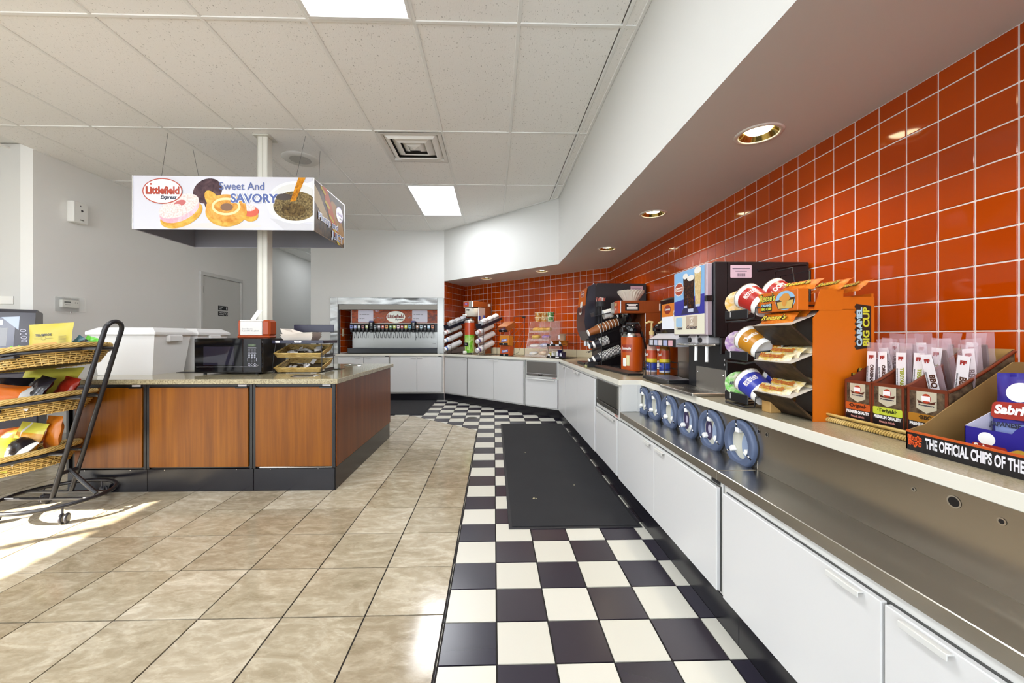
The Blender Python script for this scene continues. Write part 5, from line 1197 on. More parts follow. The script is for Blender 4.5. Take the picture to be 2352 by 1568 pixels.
m = MB(M('#26262e', .4)); m.at(T(0, .06, .50) @ R(12, 'X')); m.box(-.07, 0, 0, .07, .26, .01, .003); m.box(-.07, -.006, 0, .07, 0, .04, .003); m.build('lid_tray', cr)
m = MB(WHT2); m.at(T(0, .16, .52) @ R(-78, 'X')); m.lathe([(.045, 0), (.045, .09), (.036, .1), (.0001, .101)], 20, capt=False); solo(m, 'disposable_lid_stack', 'white lids lying in the tray above the coffee cups', 'cup lids', XC_(.93, 3.86))
CB1 = M('#8f5222', .45); CB2 = M('#22222c', .4)
ORDC = ['front', 'second', 'third', 'fourth', 'fifth', 'sixth', 'seventh', 'eighth', 'ninth', 'tenth', 'eleventh', 'twelfth', 'thirteenth', 'fourteenth', 'fifteenth', 'sixteenth', 'seventeenth', 'last']
def coffee_stack(which, y, z, ang, n, L, body, rim, r=.041, band=None):
    X0 = XC_(.93, 3.86) @ T(0, y, z) @ R(ang, 'X'); hc = .115
    t = thing('coffee_cup', 'front cup, bottom outwards, of the ' + which, 'cup', X=X0, group='paper coffee cups in the wire rack')
    m = MB(body); m.at(R(-90, 'X')); m.lathe([(r * .7, .004), (r, hc)], 22, capt=False); c0 = m.build('wall', t)
    m = MB(WHT2); m.at(R(-90, 'X')); m.lathe([(r * .66, 0), (r * .72, .002), (r * .74, .01)], 22); m.build('base_rim', t)
    m = MB(rim); m.at(R(-90, 'X')); m.lathe([(r * 1.0, hc), (r * 1.06, hc + .0015), (r * 1.06, hc + .0045), (r, hc + .006)], 22, capb=False, capt=False); m.build('lip', t)
    if band: m = MB(band); m.at(R(-90, 'X')); m.lathe([(r * .8, hc * .34), (r * .86, hc * .52)], 22, capb=False, capt=False); m.v = [(x * 1.02, yy, zz_ * 1.02) for x, yy, zz_ in m.v]; m.build('sleeve_band', t)
    mr = MB(rim); mr.at(R(-90, 'X')); mr.lathe([(r * 1.0, 0), (r * 1.06, .0015), (r * 1.06, .0045), (r, .006)], 22, capb=False, capt=False); mr.use(body); mr.lathe([(r * .9, -.034), (r * 1.0, .001)], 22, capb=False, capt=False); me = mr.mesh('coffee_cup')
    for k in range(1, n): tag(link('coffee_cup', me, None, X0 @ T(0, hc + (L - hc) * k / max(1, n - 1), 0)), ORDC[k] + ' cup from the front of the ' + which, 'cup', 'paper coffee cups in the wire rack')
coffee_stack('brown cup stack on the top rack tier', .005, .335, 22, 7, .31, CB1, WHT2, .044)
coffee_stack('short dark cup stack on the middle rack tier', .012, .205, 19, 8, .20, CB2, WHT2, .040, WHT2)
coffee_stack('long dark cup stack on the bottom rack tier', .015, .055, 22, 17, .33, CB2, WHT2, .040, WHT2)
sh_ = thing('straw_holder', 'black cup of pink and white stir sticks above the coffee cup rack', 'holder', X=XC_(1.06, 3.84, ZT + .62))
m = MB(BLKM); m.lathe([(.045, -.02), (.048, .03)], 20); m.build('cup', sh_)
m = MB(M('#d06a5a', .4)); rg = random.Random(4)
for k in range(40):
    a = rg.uniform(0, 6.28); rr = rg.uniform(0, .04); m.use(M('#d06a5a', .4) if k % 2 else M('#e6d4d0', .4)); m.cyl((rr * math.cos(a), rr * math.sin(a), 0), (rr * 1.25 * math.cos(a), rr * 1.25 * math.sin(a), .06 + rg.uniform(0, .015)), .003, 5)
stuff(m.build('stir_sticks', sh_))
# ---- brown brewer
br = thing('coffee_brewer', 'brown coffee brewer with orange control panel between coffee machine and syrups', 'coffee brewer', X=XC_(1.15, 3.80))
m = MB(BROWNW); m.box(0, .012, .515, .25, .46, .633, .006); m.box(0, .24, 0, .25, .46, .52, .004); hb = m.build('housing', br)
m = MB(CHR2); m.tube([(.2505, .242, .01), (.2505, .242, .515)], .004, 6); m.tube([(.2505, .014, .52), (.2505, .014, .632)], .004, 6); m.build('edge_strip', br)
m = MB(M('#c9c7c0', .3, .5)); m.box(.0, -.004, .52, .14, .012, .632, .006); m.build('front_plate', br)
m = MB(M('#b5481a', .35)); m.box(.14, -.012, .515, .25, .012, .633, .004); cpn = m.build('control_panel', br)
m = MB(M('#c8c88a', .4)); m.at(FF((.195, -.0126, .6))); m.rect(-.02, -.012, .02, .014); m.use(WHITE); m.rect(-.012, -.055, .012, -.03); m.build('button', cpn)
m = MB(BLK); m.at(FR((.2512, .12, .575))); m.rrect(-.065, -.035, .065, .035, .003); m.use(WHITE)
for k, (a, zz_) in enumerate(((.05, .02), (.035, .008), (.05, -.008), (.05, -.022))): m.rect(-a, zz_, a, zz_ + .006, .0004)
m.build('warning_label', br)
m = MB(WHT2); m.at(FR((.2512, .42, .57))); m.rect(-.05, -.03, .05, .035); m.build('asset_label', br)
m = MB(BLKG); m.at(T(.13, .11, 0)); m.lathe([(.03, .40), (.06, .43), (.09, .475), (.092, .515)], 26); m.build('brew_funnel', br)
m = MB(BLK); m.at(T(.13, .11, 0)); m.tube([(0, -.08, .49), (0, -.16, .475)], .012, 8); m.build('funnel_handle', br)
m = MB(WHITE); m.at(FF((.15, .015, .495))); m.rect(-.03, -.012, .03, .012); m.build('funnel_label', br)
m = MB(BLK); m.box(0, 0, 0, .25, .24, .02, .004); m.build('base', br)
# coffee filters
FIL = M('#d9d3c6', .6)
for k in range(4):
    m = MB(FIL); nf = 24
    def fil(u, v):
        a = 2 * math.pi * u; w = 1 + .07 * v * math.cos(nf * a); r = (.062 + .055 * v) * w; return (r * math.cos(a), r * math.sin(a), .085 * v)
    m.grid(fil, nf * 4, 4, True, True); m.lathe([(.0001, 0), (.062, 0)], nf, capb=False, capt=False)
    solo(m, 'coffee_filter', ('bottom', 'second', 'third', 'top')[k] + ' white fluted coffee filter nested on the brown brewer', 'coffee filter', XC_(1.30, 3.67, ZT + .634 + k * .006, k * 4), 'nested coffee filters')
# drip grate
dg = thing('drip_grate', 'low brown drip grate on the counter in front of the coffee cups', 'grate', X=XC_(.945, 3.86))
m = MB(BLK); m.at(T(0, 0, 0)); m.prism([(.0, .03), (.85, .1), (.85, .215), (.0, .16)], .0, .016); m.build('tray', dg)
m = MB(M('#5a4238', .4)); 
for k in range(46): u = k / 45; x = .01 + .83 * u; m.box(x, .04 + .068 * u, .016, x + .006, .15 + .055 * u, .021)
stuff(m.build('slats', dg))
# ---- airpots
APO = M('#b44c08', .35)
def airpot(label, x, y, rz):
    t = thing('airpot', label, 'airpot', X=XC_(x, y, ZT, rz), group='orange coffee airpots')
    m = MB(APO); m.lathe([(.086, .008), (.088, .02), (.088, .30)], 36); m.use(BLK); m.lathe([(.086, 0), (.087, .008)], 36); m.build('body', t)
    m = MB(CHR2); m.lathe([(.089, .30), (.087, .315), (.082, .33)], 36, capb=False); m.build('collar', t)
    m = MB(BLKG); m.lathe([(.08, .33), (.084, .35), (.084, .385), (.07, .405), (.03, .412), (.0001, .412)], 36, capt=False); m.build('pump_lid', t)
    m = MB(BLK); m.box(-.018, -.15, .335, .018, -.07, .372, .008); m.cyl((0, -.135, .33), (0, -.135, .312), .011, 10); m.build('spout', t)
    m = MB(BLK); m.tube([(.086, .02, .345), (.096, .05, .25), (.094, .07, .2)], .008, 6); m.tube([(.08, .02, .35), (.06, .02, .42), (-.06, .02, .42), (-.08, .02, .35)], .008, 6); m.build('carry_handle', t)
    lb = MB(M('#e2d9c4', .4))
    def cy(a, r, z): return (r * math.sin(a), -r * math.cos(a), z)
    def patch(a0, a1, z0, z1, mt, r=.0886): lb.use(mt); lb.grid(lambda u, v: cy(a0 + (a1 - a0) * u, r, z0 + (z1 - z0) * v), 5, 1)
    patch(-.5, .62, .17, .235, M('#8f2c12', .4)); patch(.12, .42, .055, .145, M('#d6cd9a', .4), .0887); patch(-.3, .08, .05, .12, WHT2, .0887); lb.build('wrap_label', t)
    tx = text('Community', .03, WHITE, t, frame((.0, 0, .203), (1, 0, 0), (0, 0, 1)), .001, maxw=.09)
    me = tx.data.copy(); tx.data = me
    for v in me.vertices: a = .06 + v.co.x / .0886; p = cy(a, .0892, v.co.y); v.co = Vector((p[0], p[2], -p[1]))
airpot('orange airpot with black pump lid in front of the brown brewer', 1.20, 3.37, 35); airpot('orange airpot half hidden behind the syrup bottles', 1.345, 3.02, 30)
# ---- syrup bottles in a wire caddy
sc = thing('syrup_caddy', 'black wire caddy on the counter holding the syrup bottles', 'caddy', X=XC_(1.10, 2.86))
m = MB(BLKM); m.box(0, 0, 0, .15, .2, .02, .004); m.build('base', sc)
m = MB(BLK)
for z in (.075, .12): m.tube([(.004, .004, z), (.146, .004, z), (.146, .196, z), (.004, .196, z)], .0025, 5, True)
for x, y in ((.004, .004), (.05, .004), (.1, .004), (.146, .004), (.146, .1), (.146, .196), (.004, .196)): m.tube([(x, y, .02), (x, y, .12)], .0025, 5)
m.build('wire_guard', sc)
SYG = M('#d9c4b4', .05, trans=.7, alpha=.75)
def syrup(label, x, y, liquid, hh=0):
    t = thing('syrup_bottle', label, 'bottle', X=XC_(1.10, 2.86, ZT + .02) @ T(x, y, 0), group='syrup bottles with pumps')
    m = MB(liquid); m.lathe([(.03, 0), (.036, .006), (.036, .19), (.03, .22), (.016, .25), (.013, .30)], 26); m.build('glass', t)
    m = MB(M('#b2421a', .4)); m.lathe([(.0366, .125), (.0366, .185)], 26, capb=False, capt=False); m.use(M('#d0b82a', .4)); m.lathe([(.0366, .095), (.0366, .125)], 26, capb=False, capt=False); m.use(M('#2c3f9a', .4)); m.lathe([(.0366, .04), (.0366, .095)], 26, capb=False, capt=False); m.use(M('#c9c9d2', .4)); m.lathe([(.0366, .03), (.0366, .04)], 26, capb=False, capt=False); m.build('label_wrap', t)
    tx = text('Torani', .03, WHITE, t, FF((0, -.0372, .155)) @ R(8, 'Z'), .001, shear=.2, maxw=.062); text('FRENCH VANILLA', .008, WHITE, t, FF((0, -.0372, .075)), .0003, maxw=.055)
    m = MB(M('#b5a06a', .4)); m.lathe([(.017, .295), (.017, .32), (.008, .325), (.006, .385)], 16); m.use(M('#c2ae78', .35)); m.tube([(0, .01, .388), (0, -.02, .392), (0, -.045, .38)], .007, 8); m.build('pump', t)
syrup('clear syrup bottle with pump, nearest the airpot', .045, .05, M('#c8a294', .08, alpha=.8)); syrup('amber syrup bottle with pump, beside the cappuccino machine', .105, .12, M('#8a5a1c', .08, alpha=.9))
# ---- cappuccino machine
ca = thing('cappuccino_machine', 'cappuccino machine with lit picture screen behind the creamer dispenser', 'coffee machine', X=XC_(1.2, 2.79))
m = MB(BLK); m.box(0, .02, .33, .42, .4, .575, .008); m.box(0, .14, 0, .42, .4, .34, .004); m.build('body', ca)
m = MB(BLKG); m.box(.004, -.002, .32, .40, .02, .565, .008); sf = m.build('screen_frame', ca)
m = MB(M('#b86a1a', .3, em=.3)); m.at(FF((0, -.0026, 0))); m.rect(.04, .44, .37, .53); m.use(M('#c9ced6', .3, em=.3)); m.rect(.04, .355, .37, .44); m.use(M('#8f2c12', .3)); m.ell(.13, .49, .05, .032, .0005); m.use(M('#e6e2da', .3)); m.ell(.27, .44, .06, .055, .0005); m.use(M('#7a4a1a', .3)); m.ell(.27, .455, .048, .02, .001); m.build('picture', sf)
text('Community', .02, WHITE, sf, FF((.13, -.004, .49)), .0006, maxw=.08); text('Bunn', .018, WHITE, sf, FF((.28, -.0026, .548)), .0003)
m = MB(M('#b9b9c2', .35)); m.at(SIDE(0)); m.prism([(-.08, .24), (-.08, .285), (-.01, .325), (.02, .325), (.02, .24)], 0, .42); lg = m.build('selector_ledge', ca)
m = MB(M('#15151a', .3)); m.box(.0, -.083, .238, .42, -.08, .288, .002); m.use(M('#d4cfdc', .35)); 
for k, c in enumerate(('#c9ccd6', '#b9c0d8', '#d8ccd2', '#a9b4d8', '#d8a9b4')): m.use(M(c, .35)); m.at(FF((.05 + k * .075, -.0836, .263))); m.rrect(-.03, -.018, .03, .018, .003)
m.build('selection_keys', lg)
m = MB(STEELX); m.box(.02, .12, .02, .42, .14, .33, .002); m.build('back_plate', ca)
dt2 = MB(BLK); dt2.box(.06, -.13, .0, .42, .04, .034, .006); dtr = dt2.build('drip_tray', ca); m = MB(M('#a2a2a8', .3, .7)); m.box(.07, -.12, .034, .41, .03, .037, .001); m.build('drip_grid', dtr)
# ---- creamer dispenser
ce = thing('creamer_dispenser', 'tall black and steel creamer dispenser with iced coffee poster', 'drink dispenser', X=XC_(1.09, 2.335))
m = MB(BLK); m.box(0, .09, .0, .385, .52, .685, .004); m.box(0, .03, .30, .385, .1, .685, .003); m.build('body', ce)
m = MB(M('#b8a9b4', .3, .3)); m.box(0, 0, .312, .365, .03, .682, .004); dr2 = m.build('door', ce)
POST = M('#7fb0dc', .3); 
m = MB(M('#dfdcc8', .35)); m.at(FF((0, -.0006, 0))); m.rect(.008, .318, .345, .425); m.use(POST); m.rect(.008, .425, .345, .678); m.use(M('#2c2f96', .3)); m.poly([(.008, .425), (.345, .425), (.345, .53), (.008, .51)], .0004); m.use(M('#23264f', .3)); m.poly([(.09, .43), (.29, .43), (.25, .50), (.15, .50)], .0008); m.build('poster', dr2)
m = MB(M('#a8401c', .35)); m.at(FF((.068, -.0014, .58))); m.ell(0, 0, .052, .036); m.use(M('#e8e0d8', .4)); m.ring(0, 0, .055, .039, .004, .0002); m.rect(-.045, -.011, .045, .011, .0004); m.build('poster_logo', dr2)
text('Community', .018, M('#a8401c', .4), dr2, FF((.068, -.0022, .58)), .0006, maxw=.082)
ICE = gradm('print_iced_coffee', '#1e100a', '#7a4416', 20, .5, .5, .75); MILK = gradm('print_milk_coffee', '#c0a26a', '#d8c494', 12, .5)
m = MB(ICE); m.at(FF((0, -.0018, 0)))
m.poly([(.128, .475), (.168, .475), (.178, .64), (.12, .64)]); m.use(MILK); m.poly([(.255, .475), (.305, .475), (.315, .655), (.245, .655)], .0002); m.use(ICE); m.poly([(.178, .455), (.235, .455), (.245, .625), (.168, .625)], .0006)
m.use(M('#e6e2da', .4)); m.ell(.148, .645, .03, .016, .0008); m.ell(.28, .66, .036, .018, .0008); m.ell(.206, .628, .038, .016, .001); m.use(M('#b9c0d8', .3)); m.rect(.178, .44, .235, .458, .0008); m.rect(.13, .466, .166, .478, .0004); m.rect(.257, .466, .303, .478, .0006); m.build('poster_glasses', dr2)
m = MB(M('#9cc0dc', .4)); m.at(FF((0, -.0012, 0))); m.rrect(.03, .36, .105, .415, .01); m.use(M('#b9a894', .4)); m.rect(.15, .345, .275, .418); m.build('flavour_card', dr2)
for s_, z_ in (('HALF', .405), ('&', .39), ('HALF', .374)): text(s_, .017, M('#ece8e0', .4), dr2, FF((.2125, -.0018, z_)), .0006)
text('Creamer', .024, INK, dr2, FF((.07, -.0018, .352)), .0004, shear=.4, maxw=.075); text('Creamer', .028, INK, dr2, FF((.2125, -.0018, .355)), .0006, shear=.4, maxw=.115)
m = MB(BLKG); m.box(.355, -.008, .485, .372, .12, .515, .003); m.use(M('#8f8fa2', .3)); m.box(.3725, .06, .487, .374, .08, .513); m.box(.3725, .10, .487, .374, .112, .513); m.build('latch_strap', ce)
for x in (.175, .285):
    m = MB(M('#b9b6ba', .35)); m.box(x - .045, .02, .262, x + .045, .1, .312, .008); vb = m.build('valve', ce)
    m = MB(BLK); m.cyl((x - .015, .012, .285), (x - .015, .022, .285), .014, 14); m.build('knob', vb); m = MB(WHT2); m.cyl((x, .045, .265), (x + .025, .03, .17), .0085, 10); m.build('milk_tube', vb)
m = MB(CHROME); m.tube([(-.02, .03, .258), (.33, .03, .258), (.36, .05, .262)], .006, 8); m.build('push_bar', ce)
m = MB(BLKG); m.box(.37, .06, .215, .388, .16, .30, .003); m.build('side_bracket', ce)
m = MB(STEELX); m.box(.10, .084, .0, .386, .09, .135, .002); sp3 = m.build('splash_plate', ce)
m = MB(CHROME)
for x in (.118, .37): m.at(FF((x, .083, .105))); m.lathe([(.006, 0), (.005, .004), (.0001, .005)], 10, capb=False, capt=False)
m.build('plate_screw', sp3)
m = MB(STEELX); m.box(-.01, -.085, .0, .386, .084, .016, .003); gr = m.build('drip_shelf', ce); m = MB(BLK); m.at(FU((0, 0, .0164))); 
for ix in range(12):
    for iy in range(5): m.ell(.09 + ix * .022, -.05 + iy * .024, .008, .004, 0, 10)
stuff(m.build('grate_holes', gr))
for z_ in (.16, .185, .235):
    m = MB(CHROME); m.at(FF((.368, .0896, z_))); m.ell(0, 0, .006, .006, 0, 10); m.build('screw', ce)
m = MB(M('#d2b8c8', .5)); m.at(FR((.3856, .165, .635))); m.rrect(-.055, -.032, .055, .032, .004); m.use(INK); m.rect(-.045, .012, .045, .016, .0004); m.rect(-.03, .0, .03, .003, .0004)
for k in range(9): m.rect(-.022 + k * .005, -.026, -.0195 + k * .005, -.010, .0004)
m.build('asset_label', ce)
m = MB(BLK); m.tube([(.387, .25, .64), (.387, .47, .67), (.387, .50, .67)], .006, 6); m.build('hinge_arm', ce)
# ---- cereal cup rack
cg = thing('cereal_rack', 'three-tier black wire rack of cereal cups beside the creamer dispenser', 'rack', X=XC_(1.08, 1.79))
CL = (.005, .19, .372)
m = MB(BLK); m.tube([(.0, .26, 0), (.0, .26, .585), (.17, .26, .585), (.17, .26, 0)], .004, 6); m.tube([(.03, .2, .5), (.05, .2, .6), (.15, .2, .6), (.17, .2, .5)], .003, 6); m.build('wire_frame', cg)
for z in CL:
    m = MB(BLK); m.box(.0, -.006, z + .01, .165, .0, z + .05, .003); tl = m.build('tier_lip', cg); m = MB(WHITE); m.at(FF((.045, -.0066, z + .032))); m.rect(-.002, -.012, .002, .012); m.build('price_tag', tl)
    m = MB(BLK)
    for zz_ in (0,): m.tube([(.0, .26, z + .01), (.0, .0, z + .01), (.02, -.012, z - .0), (.16, -.012, z), (.215, -.01, z + .01), (.222, -.01, z + .05), (.222, .1, z + .06), (.222, .26, z + .06)], .0035, 6)
    for x in (.05, .1): m.tube([(x, -.012, z), (x, .0, z - .002), (x, .26, z + .02)], .003, 5)
    m.build('tier_wire', cg)
def cereal(label, x, y, z, ax, body, lid, txt, tc, r=.043, L=.098, sz=.03):
    # ax: direction of the cup axis from lid to base
    A = Vector(ax).normalized(); V = Vector((.66, -.62, .42)); V = (V - A * V.dot(A)).normalized(); Y_ = A.cross(V); Xq = T(x, y, z) @ Matrix(((V.x, Y_.x, A.x, 0), (V.y, Y_.y, A.y, 0), (V.z, Y_.z, A.z, 0), (0, 0, 0, 1)))
    t = thing('cereal_cup', label, 'cereal cup', X=XC_(1.08, 1.79) @ Xq, group='cereal cups in the wire rack')
    m = MB(WHT2); m.lathe([(r * 1.0, .0), (r * 1.06, .002), (r * 1.06, .012), (r, .014)], 28, capt=False); m.lathe([(r * .86, L - .012), (r * .87, L), (r * .8, L), (r * .78, L - .006), (.0001, L - .006)], 28, capb=False, capt=False); m.build('rim', t)
    m = MB(WHT2); m.lathe([(r, .012), (r * .87, L - .008)], 28, capb=False, capt=False); cb_ = m.build('cup', t)
    m = MB(body); n = 20
    def pat(u, v): a = -1.5 + 3.0 * u; zq = .022 + v * (L - .046); rr = r - .13 * r * (zq - .012) / (L - .02) + .0014; return (rr * math.cos(a), rr * math.sin(a), zq)
    m.grid(pat, n, 2); m.build('wrap_label', cb_)
    if txt:
        tx = text(txt, sz, tc, cb_, Matrix(), .0012, maxw=.062); me = tx.data.copy(); tx.data = me
        for v in me.vertices:
            a = -v.co.x / r; zz_ = .055 - v.co.y; rr = r - .13 * r * (zz_ - .012) / (L - .02) + .0024; v.co = Vector((rr * math.cos(a), rr * math.sin(a), zz_))
    q = NM('foil_lid', .3); n_ = q.noise(q.coord('Object', (40, 40, 40)), 1, 2); q.col(q.ramp(n_, (.35, lid), (.75, '#d9d2c4')))
    m = MB(q.mt); m.lathe([(.0001, -.001), (r * 1.03, -.001), (r * 1.1, .0005)], 26, capb=False, capt=False); m.build('foil_lid', t)
CW_ = M('#f0e8e0', .4); RL = M('#a8221c', .35); GLD = M('#b57a18', .35); BLL = M('#2f3a9c', .35)
ax1 = (.85, .1, -.45)
for k, z in enumerate(CL):
    zc_ = z + .075
    a, b, c = [(('yellow-lidded cereal cup at the left of the top rack tier', '#d2a02a'), ('red cereal cup lying at the front of the top rack tier', RL, 'FROOT LOOPS'), ('red cereal cup behind the front one on the top rack tier', RL, 'LOOPS')), (('cereal cup with white and purple lid at the left of the middle rack tier', '#8a5aa0'), ('golden cereal cup lying at the front of the middle rack tier', GLD, 'Cheerios'), ('white cereal cup behind the golden one on the middle rack tier', WHT2, '')), (('green-lidded cereal cup at the left of the bottom rack tier', '#4fb020'), ('blue cereal cup lying at the front of the bottom rack tier', BLL, 'FROSTED FLAKES'), ('blue cereal cup behind the front one on the bottom rack tier', BLL, 'FLAKES'))][::-1][k]
    cereal(a[0], .055, .025, zc_ + .012, (-.72, .62, -.2), M('#d8d4cc', .4), a[1], '', M('#a8221c', .4), .05, .1)
    cereal(b[0], .105, .03, zc_ + .036, ax1, b[1], '#b9a890', b[2], CW_, .054, .118)
    cereal(c[0], .13, .13, zc_ + .06, ax1, c[1], '#b9a890', c[2], CW_, .05, .11)
Lf = XC_(1.08, 1.79).inverted() @ Vector((0, 0, 1.1)); _p = Vector((.055, .025, CL[0] + .087)); _n = Vector((.72, -.62, .2)).normalized(); _r = Vector((.62, .72, 0)).normalized(); text('APPLE JACKS', .02, INK, cg, frame(tuple(_p + _n * .003), tuple(_r), tuple(_n.cross(_r))), .001, maxw=.07)
# ---- orange candy display
cd = thing('candy_display', 'tall orange cardboard candy display with stepped trays', 'display', X=XC_(1.10, 1.575))
DO_ = M('#c26208', .4); DBR = M('#33251c', .4); DKP = gradm('display_dark_print', '#1c1512', '#4a3a28', 3, .6); KRF = M('#b08a50', .6)
DW = .205
prof = [(.062, 0), (.27, 0), (.27, .448), (.11, .448), (.045, .372), (.045, .0)]
for x in (0, DW - .003):
    m = MB(DO_); m.at(SIDE(x)); m.prism(prof, 0, .003); sd = m.build('side_panel', cd)
m = MB(DO_); m.box(.003, .262, 0, DW - .003, .27, .46); m.build('back_panel', cd)
m = MB(DO_); m.at(SIDE(DW)); m.prism([(.045, .40), (.15, .40), (.155, .475), (.07, .475)], 0, .0025); m.build('side_tab', cd)
fr4 = frame((DW + .0006, .0, 0), (0, 1, 0), (0, 0, 1))
m = MB(M('#231a16', .4)); m.at(fr4); zig = [(.196, .258 + .165 * k / 16) if k % 2 else (.203, .258 + .165 * k / 16) for k in range(17)]; m.poly([(.258, .265), (.258, .415)] + zig[::-1], .0); m.build('brand_panel', sd)
text('CARAMEL', .026, M('#a8c8d8', .4), sd, fr4 @ T(.215, .34, .0005) @ R(90, 'Z'), .0016, maxw=.14); text('BIG CUP', .032, M('#c8c83a', .4), sd, fr4 @ T(.24, .34, .0005) @ R(90, 'Z'), .0012, maxw=.14)
for mm_, bb in ((M('#231a16', .4), .006), (M('#b9a84a', .4), .001)): text("Reese's", .085, mm_, sd, fr4 @ T(.225, .1, .0005 if bb > .002 else .001) @ R(90, 'Z'), bb, shear=.2, maxw=.18)
# header box
m = MB(DO_); m.box(-.006, -.012, .40, DW, .03, .478, .002); m.box(-.006, .03, .40, DW, .26, .404); hx = m.build('header_tray', cd)
m = MB(M('#8ab4d4', .4)); m.at(FF((.145, -.0126, .44))); m.ell(0, 0, .05, .036, 0, 30); m.use(M('#3a2414', .4)); m.poly([(-.05, .002), (.05, .01), (.036, -.032), (-.036, -.032)], .0004); m.use(M('#c9aa5a', .4)); m.poly([(-.04, -.005), (.042, -.0), (.034, -.03), (-.034, -.03)], .0008); m.use(M('#c98a3a', .4)); m.ell(0, .008, .028, .012, .0012); m.ell(.004, .018, .018, .008, .0014); m.ell(-.002, -.008, .012, .014, .0016); m.build('cup_picture', hx)
for mm_, bb, dz in ((M('#231a16', .4), .004, 0), (M('#c8c24a', .4), .0008, .0005)): text("Reese's", .036, mm_, hx, FF((.05, -.0126 - dz, .456)), bb, shear=.15, maxw=.085)
m = MB(M('#231a16', .4)); m.at(FF((.048, -.0126, .422))); m.rect(-.033, -.018, .028, .012); m.build('flavour_panel', hx); text('CARAMEL', .013, M('#a8c8d8', .4), hx, FF((.046, -.0132, .428)), .0006, maxw=.055); text('BIG CUP', .013, M('#c8c83a', .4), hx, FF((.046, -.0132, .413)), .0008, maxw=.055)
TR = (.02, .145, .285)
for k, z in enumerate(TR):
    m = MB(DKP); m.at(SIDE(.003)); m.prism([(-.04 + .0 * k, z + .06), (.045, z - .015), (.2, z - .015), (.2, z - .01), (.05, z - .008), (-.034, z + .063)], 0, DW - .006); tr = m.build('tray_front', cd)
    m = MB(KRF); m.at(SIDE(.003)); m.prism([(-.036, z + .062), (.05, z - .008), (.15, z + .03), (.15, z + .075), (.03, z + .085)], 0, .002); m.build('tray_side', tr)
    m = MB(M('#9a8f86', .6)); m.box(.003, .14, z - .01, DW - .003, .145, z + .1); m.build('tray_back', tr)
    m = MB(M('#c6bfb4', .6)); m.at(SIDE(.004)); m.prism([(-.034, z + .062), (.1, z + .115), (.1, z + .117), (-.035, z + .064)], 0, DW - .008); m.build('tray_liner', tr)
m = MB(KRF); m.box(.0, .0, 0, .05, .045, .06, .002); m.build('base_fold', cd)
RW_ = gradm('wrapper_orange', '#b8580a', '#d07a1c', 6, .5); HW = gradm('wrapper_cream', '#c9a83a', '#e2d8c2', 8, .5)
def candy(label, x, y, z, rx, rz, mt, txt, tc, hl, w=.15, h=.055):
    m = MB(); pillow(m, w, h, .018, mt, None, 14, 8, int(abs(x * 9999 + z * 777)), .05, .002); m.mats = m.mats
    b = solo(m, 'candy_bar', label, 'candy bar', XC_(1.10, 1.575) @ T(x, y, z) @ R(rz, 'Z') @ R(rx, 'X'), 'candy bars in the orange display')
    text(txt, .028, hl, b, T(-.01, .002, .0112), .0026, shear=.2, maxw=w * .72); text(txt, .028, tc, b, T(-.01, .002, .0118), .0006, shear=.2, maxw=w * .72)
YL = M('#d8c23a', .4); BKI = M('#2a1a10', .4); RDI = M('#a8281c', .4); SKY = M('#9cc4d8', .4)
candy('front orange candy bar in the upper tray of the display', .095, -.004, TR[2] + .085, 58, 2, RW_, "Reese's", YL, BKI, .175, .06); candy('rear orange candy bar in the upper tray of the display', .1, .055, TR[2] + .108, 52, -2, RW_, "Reese's", YL, BKI, .17)
for k in (0, 1):
    nm = ('lower', 'middle')[k]
    candy('front cream and yellow candy bar in the %s tray of the display' % nm, .09, -.012, TR[k] + .078, 52, 2, HW, 'Whatchamacallit', RDI, YL, .175, .05); candy('second cream and yellow candy bar in the %s tray of the display' % nm, .1, .025, TR[k] + .1, 50, -1, HW, 'Whatchamacallit', RDI, YL, .17, .05); candy('rear candy bar with cream wrapper in the %s tray of the display' % nm, .12, .07, TR[k] + .115, 40, -4, HW, '', YL, YL, .16, .05)
for i, (x, y, rz, lb) in enumerate(((.09, .09, 6, 'orange candy bar lying on the display header, left'), (.15, .16, -8, 'orange candy bar lying on the display header, middle'), (.17, .22, -15, 'orange candy bar hanging over the back of the display header'))): candy(lb, x, y, .502 - .008 * i, 42, rz, RW_, "Reese's", YL, BKI, .16, .06)
